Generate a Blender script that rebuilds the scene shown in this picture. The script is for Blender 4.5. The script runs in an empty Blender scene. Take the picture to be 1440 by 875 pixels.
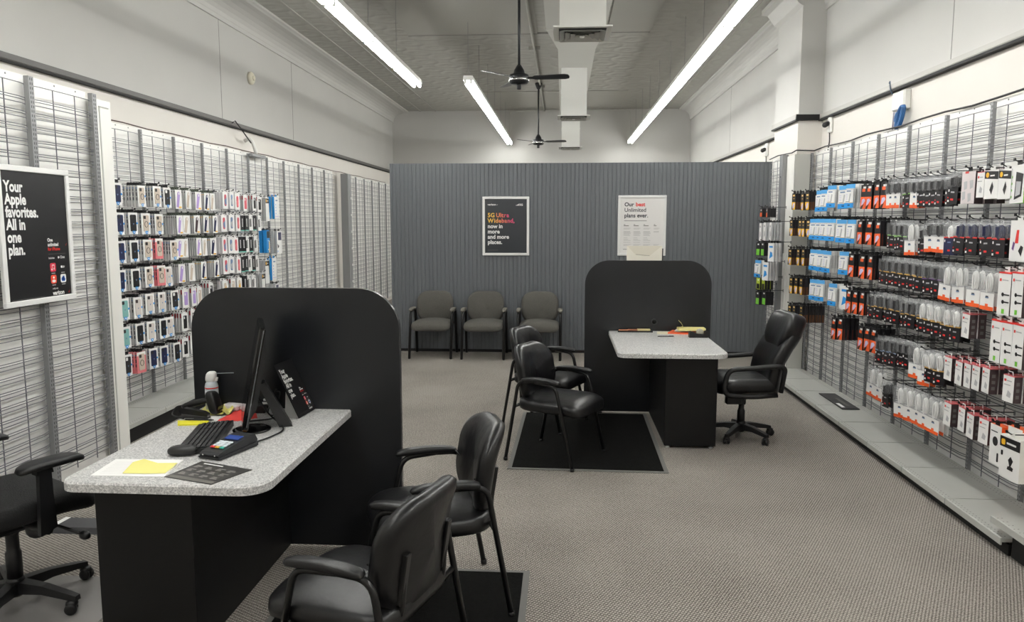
import bpy, math, random
from mathutils import Vector, Matrix
random.seed(7)
PI = math.pi
sc = bpy.context.scene
COL = sc.collection

# ------------------------------------------------------------------ camera
F_PX, YAW, PITCH, CAM_H = 1064.6, 0.0667176, 0.1159443, 1.69
cy_, sy_ = math.cos(YAW), math.sin(YAW)
FWD = Vector((-sy_*math.cos(PITCH), cy_*math.cos(PITCH), -math.sin(PITCH)))
RGT = Vector((cy_, sy_, 0)); UPV = RGT.cross(FWD)
EYE = Vector((0, 0, CAM_H))
cam_d = bpy.data.cameras.new('camera'); cam_d.sensor_width = 36; cam_d.lens = 36*F_PX/1440
cam_d.clip_start = 0.05
cam = bpy.data.objects.new('camera', cam_d); COL.objects.link(cam)
cam.location = EYE; cam.rotation_euler = (PI/2-PITCH, 0, YAW)
sc.camera = cam

def ray(x, y): return FWD*F_PX + RGT*(x-720) - UPV*(y-437.5)
def on_x(x, y, X):
    d = ray(x, y); return EYE + d*(X/d.x)
def on_y(x, y, Y):
    d = ray(x, y); return EYE + d*(Y/d.y)
def on_z(x, y, Z=0.0):
    d = ray(x, y); return EYE + d*((Z-CAM_H)/d.z)

# ------------------------------------------------------------------ materials
def lin(h):
    h = h.lstrip('#'); o = []
    for i in (0, 2, 4):
        c = int(h[i:i+2], 16)/255
        o.append(c/12.92 if c <= .04045 else ((c+.055)/1.055)**2.4)
    return (*o, 1)
MATS = {}
def mat(name, col, rough=.6, metal=0.0, spec=.5, emit=0.0, noise=None, bump=None):
    """noise=(scale, amount): value variation; bump=(scale, strength)"""
    if name in MATS: return MATS[name]
    m = bpy.data.materials.new(name); m.use_nodes = True
    nt = m.node_tree; b = nt.nodes['Principled BSDF']
    c = lin(col)
    b.inputs['Base Color'].default_value = c
    b.inputs['Roughness'].default_value = rough
    b.inputs['Metallic'].default_value = metal
    b.inputs['Specular IOR Level'].default_value = spec
    if emit:
        b.inputs['Emission Color'].default_value = c; b.inputs['Emission Strength'].default_value = emit
    if noise or bump:
        tc = nt.nodes.new('ShaderNodeTexCoord')
    if noise:
        n = nt.nodes.new('ShaderNodeTexNoise'); n.inputs['Scale'].default_value = noise[0]; n.inputs['Detail'].default_value = 4
        r = nt.nodes.new('ShaderNodeMapRange'); r.inputs[1].default_value = .25; r.inputs[2].default_value = .75
        r.inputs[3].default_value = 1-noise[1]; r.inputs[4].default_value = 1+noise[1]
        mx = nt.nodes.new('ShaderNodeVectorMath'); mx.operation = 'SCALE'; mx.inputs[0].default_value = c[:3]
        nt.links.new(tc.outputs['Object'], n.inputs['Vector']); nt.links.new(n.outputs['Fac'], r.inputs[0])
        nt.links.new(r.outputs[0], mx.inputs['Scale']); nt.links.new(mx.outputs[0], b.inputs['Base Color'])
    if bump:
        n = nt.nodes.new('ShaderNodeTexNoise'); n.inputs['Scale'].default_value = bump[0]; n.inputs['Detail'].default_value = 3
        bp = nt.nodes.new('ShaderNodeBump'); bp.inputs['Strength'].default_value = bump[1]; bp.inputs['Distance'].default_value = .01
        nt.links.new(tc.outputs['Object'], n.inputs['Vector']); nt.links.new(n.outputs['Fac'], bp.inputs['Height'])
        nt.links.new(bp.outputs[0], b.inputs['Normal'])
    MATS[name] = m
    return m

WALL_LOW = mat('cream_wall_paint', '#dfdbd4', .6, noise=(1.5, .02))
WALL_UP = mat('grey_wall_paint', '#bbbab6', .6, noise=(1.2, .03))
SEAM = mat('wall_seam', '#8d8c88', .8)
WHITE = mat('white_paint', '#ecebe6', .5)
PANEL_W = mat('white_back_panel', '#f4f3ef', .4)
STEEL = mat('grey_steel', '#8e8f90', .42, .35)
STEEL_D = mat('dark_slot', '#2b2c30', .7)
WIRE = mat('grey_wire', '#6e6e74', .4, .15)
SHELF = mat('grey_shelf_enamel', '#b3b4af', .38, noise=(6, .03))
BLACK = mat('black_paint', '#141414', .45)
KICK = mat('black_kick', '#0c0c0c', .7)
LEATHER = mat('black_leather', '#0f0f11', .34, bump=(14, .25), spec=.5)
LEATHER2 = mat('black_fabric', '#0e0e0f', .85, bump=(160, .3))
TUBE = mat('black_tube', '#111112', .28)
PLASTIC = mat('black_plastic', '#131315', .42)
PADM = mat('arm_pad', '#161618', .38, bump=(60, .1))
FABRIC = mat('grey_fabric', '#575550', .95, noise=(180, .35), bump=(220, .4))
BOARD = mat('black_laminate', '#16181c', .32, noise=(3, .25), spec=.5)
RAIL_D = mat('dark_rail', '#53514e', .5)
RAIL_L = mat('light_rail', '#a9a6a1', .5)
PRINT_K = mat('print_black', '#141416', .35)
PRINT_W = mat('print_white', '#f5f5f3', .4)
FRAME_W = mat('white_frame', '#eeeeec', .35)
RED = mat('print_red', '#e0342f', .4)
TUBE_L = mat('lit_tube', '#fafaf7', .5, emit=22)
HOUSE = mat('white_fixture', '#e6e6e2', .4)
YELLOW = mat('paper_yellow', '#f1ea8e', .7)
PAPER = mat('paper_white', '#fbfaf8', .7)
GREYP = mat('grey_rubber', '#6b6a67', .7)
CABLE = mat('black_cable', '#101012', .5)
DUCT = mat('duct_paint', '#e4e4df', .5)
DUCT_G = mat('duct_grey', '#b9b9b3', .5)

def carpet_mat():
    m = bpy.data.materials.new('loop_carpet'); m.use_nodes = True
    nt = m.node_tree; b = nt.nodes['Principled BSDF']; b.inputs['Roughness'].default_value = .95
    b.inputs['Specular IOR Level'].default_value = .1
    tc = nt.nodes.new('ShaderNodeTexCoord')
    mp = nt.nodes.new('ShaderNodeMapping'); mp.inputs['Rotation'].default_value = (0, 0, .5)
    nt.links.new(tc.outputs['Object'], mp.inputs[0])
    w1 = nt.nodes.new('ShaderNodeTexWave'); w1.bands_direction = 'Y'; w1.inputs['Scale'].default_value = 19; w1.inputs['Distortion'].default_value = 1.2
    w1.inputs['Detail'].default_value = 1; w1.inputs['Detail Scale'].default_value = 3
    w2 = nt.nodes.new('ShaderNodeTexWave'); w2.bands_direction = 'X'; w2.inputs['Scale'].default_value = 24; w2.inputs['Distortion'].default_value = 1.5
    w2.inputs['Detail'].default_value = 1; w2.inputs['Detail Scale'].default_value = 4
    for w in (w1, w2): nt.links.new(mp.outputs[0], w.inputs['Vector'])
    mu = nt.nodes.new('ShaderNodeMath'); mu.operation = 'MULTIPLY'
    nt.links.new(w1.outputs['Fac'], mu.inputs[0]); nt.links.new(w2.outputs['Fac'], mu.inputs[1])
    n = nt.nodes.new('ShaderNodeTexNoise'); n.inputs['Scale'].default_value = 110; n.inputs['Detail'].default_value = 3
    nt.links.new(tc.outputs['Object'], n.inputs['Vector'])
    ad = nt.nodes.new('ShaderNodeMath'); ad.operation = 'ADD'
    nt.links.new(mu.outputs[0], ad.inputs[0]); nt.links.new(n.outputs['Fac'], ad.inputs[1])
    n2 = nt.nodes.new('ShaderNodeTexNoise'); n2.inputs['Scale'].default_value = 1.1; n2.inputs['Detail'].default_value = 5
    nt.links.new(tc.outputs['Object'], n2.inputs['Vector'])
    m2 = nt.nodes.new('ShaderNodeMath'); m2.operation = 'MULTIPLY_ADD'; m2.inputs[1].default_value = .45
    nt.links.new(n2.outputs['Fac'], m2.inputs[0]); nt.links.new(ad.outputs[0], m2.inputs[2])
    cr = nt.nodes.new('ShaderNodeValToRGB')
    cr.color_ramp.elements[0].position = .45; cr.color_ramp.elements[0].color = lin('#544f4a')
    cr.color_ramp.elements[1].position = 1.5/1.0 if False else 1.0; cr.color_ramp.elements[1].color = lin('#b4aea6')
    mr = nt.nodes.new('ShaderNodeMapRange'); mr.inputs[1].default_value = .3; mr.inputs[2].default_value = 1.7
    nt.links.new(m2.outputs[0], mr.inputs[0]); nt.links.new(mr.outputs[0], cr.inputs[0])
    cr.color_ramp.elements[0].position = .2; cr.color_ramp.elements[1].position = .8
    nt.links.new(cr.outputs[0], b.inputs['Base Color'])
    bp = nt.nodes.new('ShaderNodeBump'); bp.inputs['Strength'].default_value = .5; bp.inputs['Distance'].default_value = .004
    nt.links.new(ad.outputs[0], bp.inputs['Height']); nt.links.new(bp.outputs[0], b.inputs['Normal'])
    return m
CARPET = carpet_mat()

def tin_mat():
    m = bpy.data.materials.new('pressed_tin'); m.use_nodes = True
    nt = m.node_tree; b = nt.nodes['Principled BSDF']
    b.inputs['Base Color'].default_value = lin('#9d9c95'); b.inputs['Roughness'].default_value = .6
    L = nt.links.new
    tc = nt.nodes.new('ShaderNodeTexCoord')
    mp = nt.nodes.new('ShaderNodeVectorMath'); mp.operation = 'SCALE'; mp.inputs['Scale'].default_value = 1/.61
    L(tc.outputs['Object'], mp.inputs[0])
    fr = nt.nodes.new('ShaderNodeVectorMath'); fr.operation = 'FRACTION'; L(mp.outputs[0], fr.inputs[0])
    def ring(cx, cy, freq):
        s = nt.nodes.new('ShaderNodeVectorMath'); s.operation = 'SUBTRACT'; s.inputs[1].default_value = (cx, cy, 0); L(fr.outputs[0], s.inputs[0])
        z = nt.nodes.new('ShaderNodeVectorMath'); z.operation = 'MULTIPLY'; z.inputs[1].default_value = (1, 1, 0); L(s.outputs[0], z.inputs[0])
        ln = nt.nodes.new('ShaderNodeVectorMath'); ln.operation = 'LENGTH'; L(z.outputs[0], ln.inputs[0])
        a = nt.nodes.new('ShaderNodeMath'); a.operation = 'MULTIPLY'; a.inputs[1].default_value = freq; L(ln.outputs['Value'], a.inputs[0])
        sn = nt.nodes.new('ShaderNodeMath'); sn.operation = 'SINE'; L(a.outputs[0], sn.inputs[0])
        mr = nt.nodes.new('ShaderNodeMapRange'); mr.inputs[1].default_value = .34; mr.inputs[2].default_value = .42; mr.inputs[3].default_value = 1; mr.inputs[4].default_value = 0
        L(ln.outputs['Value'], mr.inputs[0])
        mu = nt.nodes.new('ShaderNodeMath'); mu.operation = 'MULTIPLY'; L(sn.outputs[0], mu.inputs[0]); L(mr.outputs[0], mu.inputs[1])
        return mu.outputs[0]
    r1 = ring(.5, .5, 21); r2 = ring(0, 0, 21); r3 = ring(1, 1, 21); r4 = ring(0, 1, 21); r5 = ring(1, 0, 21)
    acc = r1
    for r in (r2, r3, r4, r5):
        a = nt.nodes.new('ShaderNodeMath'); a.operation = 'ADD'; L(acc, a.inputs[0]); L(r, a.inputs[1]); acc = a.outputs[0]
    bp = nt.nodes.new('ShaderNodeBump'); bp.inputs['Strength'].default_value = .35; bp.inputs['Distance'].default_value = .012
    L(acc, bp.inputs['Height']); L(bp.outputs[0], b.inputs['Normal'])
    return m
TIN = tin_mat()
CEIL_P = mat('flat_ceiling_patch', '#9d9c95', .65, noise=(1, .03))

def laminate_mat():
    m = bpy.data.materials.new('speckled_laminate'); m.use_nodes = True
    nt = m.node_tree; b = nt.nodes['Principled BSDF']; b.inputs['Roughness'].default_value = .35
    tc = nt.nodes.new('ShaderNodeTexCoord')
    v = nt.nodes.new('ShaderNodeTexVoronoi'); v.inputs['Scale'].default_value = 210
    n = nt.nodes.new('ShaderNodeTexNoise'); n.inputs['Scale'].default_value = 130; n.inputs['Detail'].default_value = 4
    cr = nt.nodes.new('ShaderNodeValToRGB')
    e = cr.color_ramp.elements; e[0].position = .25; e[0].color = lin('#a2a2a2'); e[1].position = .8; e[1].color = lin('#e4e3e1')
    mx = nt.nodes.new('ShaderNodeMath'); mx.operation = 'MULTIPLY_ADD'; mx.inputs[1].default_value = .55
    sp = nt.nodes.new('ShaderNodeSeparateColor')
    L = nt.links.new
    L(tc.outputs['Object'], v.inputs['Vector']); L(tc.outputs['Object'], n.inputs['Vector'])
    L(v.outputs['Color'], sp.inputs[0]); L(sp.outputs[0], mx.inputs[0])
    h = nt.nodes.new('ShaderNodeMath'); h.operation = 'MULTIPLY'; h.inputs[1].default_value = .5; L(n.outputs['Fac'], h.inputs[0])
    L(h.outputs[0], mx.inputs[2]); L(mx.outputs[0], cr.inputs[0]); L(cr.outputs[0], b.inputs['Base Color'])
    return m
LAMINATE = laminate_mat()

def clear_mat(name, tint='#f4f6f8', a=.16):
    m = bpy.data.materials.new(name); m.use_nodes = True
    nt = m.node_tree
    for n in list(nt.nodes):
        if n.type != 'OUTPUT_MATERIAL': nt.nodes.remove(n)
    out = nt.nodes[0]
    t = nt.nodes.new('ShaderNodeBsdfTransparent'); g = nt.nodes.new('ShaderNodeBsdfPrincipled')
    g.inputs['Base Color'].default_value = lin(tint); g.inputs['Roughness'].default_value = .15
    mx = nt.nodes.new('ShaderNodeMixShader'); mx.inputs[0].default_value = a
    nt.links.new(t.outputs[0], mx.inputs[1]); nt.links.new(g.outputs[0], mx.inputs[2]); nt.links.new(mx.outputs[0], out.inputs[0])
    return m
CLEAR = clear_mat('clear_plastic', a=.10)
VINYL = clear_mat('clear_vinyl', '#a9a6a4', .6)

# ------------------------------------------------------------------ mesh builder
class MB:
    def __init__(s): s.v = []; s.f = []; s.mi = []; s.sm = []; s.mats = []
    def m(s, material):
        if material not in s.mats: s.mats.append(material)
        return s.mats.index(material)
    def add(s, verts, faces, material, smooth=False, mtx=None):
        o = len(s.v); k = s.m(material)
        s.v += [tuple(mtx @ Vector(p)) if mtx else tuple(p) for p in verts]
        for f in faces: s.f.append([o+i for i in f]); s.mi.append(k); s.sm.append(smooth)
        return s
    def box(s, x0, x1, y0, y1, z0, z1, material, mtx=None):
        v = [(x0,y0,z0),(x1,y0,z0),(x1,y1,z0),(x0,y1,z0),(x0,y0,z1),(x1,y0,z1),(x1,y1,z1),(x0,y1,z1)]
        return s.add(v, [(0,3,2,1),(4,5,6,7),(0,1,5,4),(1,2,6,5),(2,3,7,6),(3,0,4,7)], material, False, mtx)
    def bbox(s, x0, x1, y0, y1, z0, z1, material, b=.004, mtx=None):
        """box with chamfered edges"""
        xs, ys, zs = (x0, x1), (y0, y1), (z0, z1); V = []; I = {}
        for ix in (0,1):
            for iy in (0,1):
                for iz in (0,1):
                    for ax in range(3):
                        p = [xs[ix], ys[iy], zs[iz]]
                        for a, i in enumerate((ix,iy,iz)):
                            if a != ax: p[a] += b if i == 0 else -b
                        I[(ix,iy,iz,ax)] = len(V); V.append(p)
        Fs = []
        for ax in range(3):
            o = [a for a in range(3) if a != ax]
            for i in (0,1):
                q = []
                for (u, w) in ((0,0),(1,0),(1,1),(0,1)):
                    k = [0,0,0]; k[ax] = i; k[o[0]] = u; k[o[1]] = w; q.append(I[(*k, ax)])
                Fs.append(q)
        for ax in range(3):
            o = [a for a in range(3) if a != ax]
            for u in (0,1):
                for w in (0,1):
                    k0 = [0,0,0]; k0[ax] = 0; k0[o[0]] = u; k0[o[1]] = w; k1 = list(k0); k1[ax] = 1
                    Fs.append([I[(*k0,o[0])], I[(*k1,o[0])], I[(*k1,o[1])], I[(*k0,o[1])]])
        for c in [(a,b_,c_) for a in (0,1) for b_ in (0,1) for c_ in (0,1)]:
            Fs.append([I[(*c,0)], I[(*c,1)], I[(*c,2)]])
        return s.add(V, Fs, material, False, mtx)
    def tube(s, pts, r, material, n=8, cap=True, mtx=None, closed=False):
        pts = [Vector(p) for p in pts]; N = len(pts); V = []; Fs = []
        up = None
        for i, p in enumerate(pts):
            if closed: t = (pts[(i+1) % N]-pts[i-1]).normalized()
            else: t = (pts[min(i+1, N-1)]-pts[max(i-1, 0)]).normalized()
            if up is None:
                up = t.orthogonal().normalized()
            else:
                up = (up - t*up.dot(t))
                up = up.normalized() if up.length > 1e-6 else t.orthogonal().normalized()
            w = t.cross(up); rr = r[i] if isinstance(r, (list, tuple)) else r
            for k in range(n):
                a = 2*PI*k/n; V.append(p+up*(math.cos(a)*rr)+w*(math.sin(a)*rr))
        for i in range(N if closed else N-1):
            j = (i+1) % N
            for k in range(n): Fs.append((i*n+k, i*n+(k+1) % n, j*n+(k+1) % n, j*n+k))
        s.add(V, Fs, material, True, mtx)
        if cap and not closed:
            o = len(s.v)-len(V); kk = s.m(material)
            s.f.append([o+k for k in range(n)][::-1]); s.f.append([o+(N-1)*n+k for k in range(n)]); s.mi += [kk, kk]; s.sm += [False, False]
        return s
    def prism(s, poly, a0, a1, material, axis='x', mtx=None, smooth_side=False):
        """poly: 2D points; axis x -> (y,z), y -> (x,z), z -> (x,y)"""
        def P(p, a):
            return (a, p[0], p[1]) if axis == 'x' else (p[0], a, p[1]) if axis == 'y' else (p[0], p[1], a)
        n = len(poly); V = [P(p, a0) for p in poly]+[P(p, a1) for p in poly]
        s.add(V, [list(range(n))[::-1], list(range(n, 2*n))], material, False, mtx)
        s.add(V, [(i, (i+1) % n, n+(i+1) % n, n+i) for i in range(n)], material, smooth_side, mtx)
        return s
    def lathe(s, prof, material, n=16, mtx=None):
        V = []; Fs = []
        for r, z in prof:
            for k in range(n): V.append((r*math.cos(2*PI*k/n), r*math.sin(2*PI*k/n), z))
        for i in range(len(prof)-1):
            for k in range(n): Fs.append((i*n+k, i*n+(k+1) % n, (i+1)*n+(k+1) % n, (i+1)*n+k))
        Fs.append(list(range(n))[::-1]); Fs.append([(len(prof)-1)*n+k for k in range(n)])
        return s.add(V, Fs, material, True, mtx)
    def pad(s, sx, sy, sz, material, e1=.45, e2=.35, nu=36, nv=12, fn=None, mtx=None):
        """superellipsoid cushion, half sizes sx sy sz, fn deforms"""
        def sg(c, e): return math.copysign(abs(c)**e, c)
        V = []; Fs = []
        for j in range(nv+1):
            v = -PI/2+PI*j/nv
            for i in range(nu):
                u = 2*PI*i/nu
                p = Vector((sx*sg(math.cos(v), e1)*sg(math.cos(u), e2), sy*sg(math.cos(v), e1)*sg(math.sin(u), e2), sz*sg(math.sin(v), e1)))
                V.append(fn(p) if fn else p)
        for j in range(nv):
            for i in range(nu): Fs.append((j*nu+i, j*nu+(i+1) % nu, (j+1)*nu+(i+1) % nu, (j+1)*nu+i))
        return s.add(V, Fs, material, True, mtx)
    def mesh(s, name):
        me = bpy.data.meshes.new(name); me.from_pydata(s.v, [], s.f)
        for m in s.mats: me.materials.append(m)
        me.polygons.foreach_set('material_index', s.mi); me.polygons.foreach_set('use_smooth', s.sm)
        me.update(); return me
    def build(s, name, parent=None, **kw):
        return place(name, s.mesh(name), parent, **kw)

def place(name, me, parent=None, loc=None, rotz=None, label=None, cat=None, group=None, kind=None, mtx=None):
    o = bpy.data.objects.new(name, me); COL.objects.link(o)
    if parent: o.parent = parent
    if mtx is not None: o.matrix_local = mtx
    if loc is not None: o.location = loc
    if rotz is not None: o.rotation_euler = (0, 0, rotz)
    tag(o, label, cat, group, kind); return o
def tag(o, label=None, cat=None, group=None, kind=None):
    if label: o['label'] = label
    if cat: o['category'] = cat
    if group: o['group'] = group
    if kind: o['kind'] = kind
    return o
def thing(name, label, cat, loc=(0,0,0), rotz=0.0, group=None):
    return place(name, None, None, loc=loc, rotz=rotz, label=label, cat=cat, group=group)
def clone(root, label=None, loc=None, rotz=None, group=None):
    r = root.copy(); COL.objects.link(r)
    if loc is not None: r.location = loc
    if rotz is not None: r.rotation_euler = (0, 0, rotz)
    if label: r['label'] = label
    if group: r['group'] = group
    for ch in list(root.children):
        c = ch.copy(); COL.objects.link(c); c.parent = r
        for g in list(ch.children):
            d = g.copy(); COL.objects.link(d); d.parent = c
    return r
def struct(name, b, **kw): return b.build(name, kind='structure', **kw)

def fillet(pts, r, n=5):
    pts = [Vector(p) for p in pts]; out = [pts[0]]
    for i in range(1, len(pts)-1):
        a, b, c = pts[i-1], pts[i], pts[i+1]
        u, w = (a-b), (c-b); d = min(r, u.length*.49, w.length*.49)
        p0, p1 = b+u.normalized()*d, b+w.normalized()*d
        for k in range(n+1):
            t = k/n; out.append(p0*(1-t)**2+b*(2*t*(1-t))+p1*t*t)
    out.append(pts[-1]); return out
def rrect(w, h, r, n=6, cx=0, cy=0):
    out = []
    for (sx, sy, a0) in ((1,1,0),(-1,1,PI/2),(-1,-1,PI),(1,-1,1.5*PI)):
        for k in range(n+1):
            a = a0+PI/2*k/n
            out.append((cx+sx*(w/2-r)+r*math.cos(a), cy+sy*(h/2-r)+r*math.sin(a)))
    return out
def T(x, y, z): return Matrix.Translation((x, y, z))
def RZ(a): return Matrix.Rotation(a, 4, 'Z')
def RX(a): return Matrix.Rotation(a, 4, 'X')
def RY(a): return Matrix.Rotation(a, 4, 'Y')

_txt = {}
def text2d(body, bold=0.0):
    key = (body, bold)
    if key not in _txt:
        cu = bpy.data.curves.new('t', 'FONT'); cu.body = body; cu.size = 1.0; cu.offset = bold; cu.resolution_u = 3
        ob = bpy.data.objects.new('t', cu); COL.objects.link(ob)
        bpy.context.view_layer.update()
        me = bpy.data.meshes.new_from_object(ob.evaluated_get(bpy.context.evaluated_depsgraph_get()))
        _txt[key] = ([(v.co.x, v.co.y) for v in me.vertices], [list(p.vertices) for p in me.polygons])
        bpy.data.objects.remove(ob); bpy.data.curves.remove(cu); bpy.data.meshes.remove(me)
    return _txt[key]
def text(b, body, size, u, v, mapping, material, bold=.02, sx=1.0):
    vs, fs = text2d(body, bold)
    if vs: b.add([mapping(u+x*size*sx, v+y*size) for x, y in vs], fs, material)
    return max([x for x, y in vs] or [0])*size*sx

_TENS = ['thirtieth']+['thirty-'+q for q in 'first second third fourth fifth sixth seventh eighth ninth'.split()]
ORD = 'zeroth first second third fourth fifth sixth seventh eighth ninth tenth eleventh twelfth thirteenth fourteenth fifteenth sixteenth seventeenth eighteenth nineteenth twentieth twenty-first twenty-second twenty-third twenty-fourth twenty-fifth twenty-sixth twenty-seventh twenty-eighth twenty-ninth'.split()+_TENS

# ================================================================== ROOM SHELL
XL, XR, YB, YF, ZC = -3.80, 2.75, 17.0, -3.0, 4.15
b = MB(); b.box(XL-.1, XR+.1, YF-.1, YB+.1, -.1, 0, CARPET); struct('floor', b)
b = MB(); b.box(XL-.1, XR+.1, YF-.1, YB+.1, ZC, ZC+.1, TIN); struct('ceiling', b)
ZR = 2.80
def side_wall(name, x0, x1, face, seams):
    b = MB(); b.box(x0, x1, YF-.1, YB+.1, 0, ZR, WALL_LOW); b.box(x0, x1, YF-.1, YB+.1, ZR, ZC, WALL_UP)
    for y in seams: b.box(min(face, face+(.002 if face < 0 else -.002)), max(face, face+(.002 if face < 0 else -.002)), y, y+.008, ZR, ZC-.2, SEAM)
    struct(name, b)
side_wall('wall_left', XL-.1, XL, XL, (5.0, 8.4, 10.65))
side_wall('wall_right', XR, XR+.1, XR, (5.76, 13.0))
b = MB(); b.box(XL, XR, YB, YB+.1, 0, ZC, WALL_UP); struct('wall_back', b)
b = MB(); b.box(XL, XR, YF-.1, YF, 0, ZC, WALL_LOW); struct('wall_front', b)
# picture rails (surface raceway)
b = MB(); b.prism([(XL,2.785),(XL+.035,2.785),(XL+.04,2.795),(XL+.04,2.835),(XL,2.845)], YF, YB, RAIL_D, 'y'); b.box(XL, XL+.043, YF, YB, 2.775, 2.785, KICK); struct('trim_1', b)
b = MB(); b.prism([(XR,2.785),(XR-.035,2.785),(XR-.04,2.797),(XR-.04,2.832),(XR,2.84)], YF, YB, RAIL_L, 'y'); b.box(XR-.043, XR, YF, YB, 2.768, 2.787, KICK); struct('trim_2', b)
# cornice coves
def cornice(name, x, s, w):
    pr = [(x, ZC), (x, ZC-.24), (x+s*.02, ZC-.24), (x+s*.025, ZC-.2)]
    for k in range(7):
        a = PI/2*k/6
        pr.append((x+s*(.03+(w-.08)*(1-math.cos(a))), ZC-.19+.15*math.sin(a)))
    pr += [(x+s*(w-.03), ZC-.03), (x+s*w, ZC-.025), (x+s*w, ZC)]
    b = MB(); b.prism(pr, YF, YB, WALL_UP, 'y'); struct(name, b)
cornice('trim_3', XL, 1, .36); cornice('trim_4', XR, -1, .26)
# inner ceiling border strips and flat patches
b = MB()
for x in (XL+.62, XL+.95, XR-.55): b.box(x, x+.03, YF, YB, ZC-.012, ZC, CEIL_P)
struct('trim_5', b)
b = MB()
b.box(-2.05, -.35, 8.6, 10.2, ZC-.012, ZC, CEIL_P); b.box(.55, 1.1, 8.45, 10.3, ZC-.012, ZC, CEIL_P); b.box(-1.6, 1.2, 14.6, 16.4, ZC-.010, ZC, CEIL_P)
b.box(-2.05, 1.1, 8.57, 8.6, ZC-.016, ZC, SEAM); b.box(-2.05, 1.1, 10.2, 10.23, ZC-.016, ZC, SEAM)
struct('trim_6', b)
# grey beadboard partition
PARTM = mat('slate_paint', '#676b6f', .5, noise=(1.5, .03))
PX0, PX1, PY = -2.245, 2.612, 9.82
b = MB(); prof = [(PX0, PY+.09), (PX0, PY)]
x = PX0+.03
while x < PX1-.03:
    prof += [(x-.008, PY), (x-.004, PY+.006), (x+.004, PY+.006), (x+.008, PY)]; x += .0525
prof += [(PX1, PY), (PX1, PY+.09)]
V = [(p[0], p[1], 0) for p in prof]+[(p[0], p[1], 2.45) for p in prof]; n = len(prof)
b.add(V, [(i, i+1, n+i+1, n+i) for i in range(n-1)], PARTM)
b.box(PX0, PX1, PY+.01, PY+.09, 0, 2.447, PARTM); struct('wall_middle', b)
b = MB(); b.box(PX0, PX1, PY-.012, PY, 0, .035, KICK); struct('baseboard_middle', b)
# pilaster on right wall
PLX, PLY0, PLY1 = 2.50, 8.45, 9.36
b = MB(); b.box(PLX, XR, PLY0, PLY1, 0, ZR, WALL_LOW); b.box(PLX, XR, PLY0, PLY1, ZR, ZC, WALL_UP)
b.prism([(PLX, ZC), (PLX, ZC-.2), (PLX-.05, ZC-.17), (PLX-.13, ZC-.06), (PLX-.2, ZC-.05), (PLX-.2, ZC)], PLY0-.02, PLY1+.02, WALL_UP, 'y')
struct('pillar', b)
b = MB(); b.box(PLX-.03, PLX, PLY0-.03, PLY1+.03, 2.785, 2.84, RAIL_L); b.box(PLX-.033, PLX, PLY0-.033, PLY1+.03, 2.77, 2.787, KICK); b.box(PLX-.03, XR-.04, PLY0-.035, PLY0, 2.775, 2.835, KICK)
struct('trim_7', b)

# ================================================================== WIRE GRID BAYS
BW_ = .573
def wire_grid_mesh(name, width, z0, z1, y_off=0):
    """hangs in plane x=0, +x to the room, y 0..width"""
    b = MB(); r = .0029
    def hz(z):
        pts = []
        for t, d in ((0,-.012),(.03,-.004),(.12,.008),(.5,.012),(.88,.008),(.97,-.004),(1,-.012)): pts.append((d, .012+(width-.024)*t, z))
        b.tube(pts, r, WIRE, 4, False)
    z = z1-.03; hz(z); z -= .075
    while z > z0+.06:
        hz(z); hz(z-.013); hz(z-.034); z -= .0765
    for t in (1/3, 2/3): b.tube([(.006, width*t, z0+.01), (.006, width*t, z1-.03)], .0032, WIRE, 4, False)
    return b.mesh(name)
def upright_mesh(name, z0, z1, w=.027, d=.016):
    b = MB()
    b.prism([(-d,-w/2),(-d,-w/2+.006),(0,-w/2+.006),(0,w/2-.006),(-d,w/2-.006),(-d,w/2),(.006,w/2),(.006,-w/2)], z0, z1, STEEL, 'z')
    z = z0+.03
    while z < z1-.02:
        for yy in (-.008, .008): b.box(.0055, .0068, yy-.0022, yy+.0022, z, z+.014, STEEL_D)
        z += .0254
    return b.mesh(name)
def back_mesh(name, width, z0, z1, x=-.045):
    b = MB(); b.box(x-.012, x, 0, width, z0, z1, PANEL_W)
    for t in (.17, .5, .83): b.lathe([(.006,0),(.006,.002)], STEEL, 8, T(x, width*t, z1-.015) @ RY(PI/2))
    return b.mesh(name)
def shelf_mesh(name, width, depth, ztop):
    """x 0..depth toward room"""
    b = MB()
    b.prism([(0,ztop-.02),(0,ztop),(depth-.012,ztop),(depth-.010,ztop+.003),(depth,ztop),(depth,ztop-.034),(depth-.008,ztop-.034),(depth-.008,ztop-.02)], .0045, width-.0045, SHELF, 'y')
    for t in (.06, .12, .9, .95):
        for k in range(18): b.box(depth*t, depth*t+.007, width*(k+.8)/19, width*(k+.8)/19+.004, ztop, ztop+.0006, GREYP)
    return b.mesh(name)
def kick_mesh(name, width, depth, ztop):
    b = MB(); b.box(depth-.055, depth-.04, 0, width, 0, ztop-.034, KICK); return b.mesh(name)

def bay_run(side, X, ys, z0, z1, rotz, labels, shelf_labels, depth, shelves=True):
    g = wire_grid_mesh('wire_grid', BW_, z0, z1); u = upright_mesh('upright', z0-.06, z1+.012); p = back_mesh('back_panel', BW_, z0-.06, z1+.03)
    s = shelf_mesh('shelf_deck', BW_, depth, z0); k = kick_mesh('kick_plate', BW_, depth, z0)
    for i, y in enumerate(ys):
        o = thing('wire_display_rack', labels(i), 'display rack', (X, y, 0), rotz, f'wire display racks on the {side} wall')
        place('wire_grid', g, o); place('back_panel', p, o); place('upright', u, o, loc=(0, .014, 0))
        if shelves and shelf_labels(i):
            t = thing('base_shelf', shelf_labels(i), 'shelf', (X, y, 0), rotz, f'base shelves along the {side} wall')
            place('shelf_deck', s, t); place('kick_plate', k, t)
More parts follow.
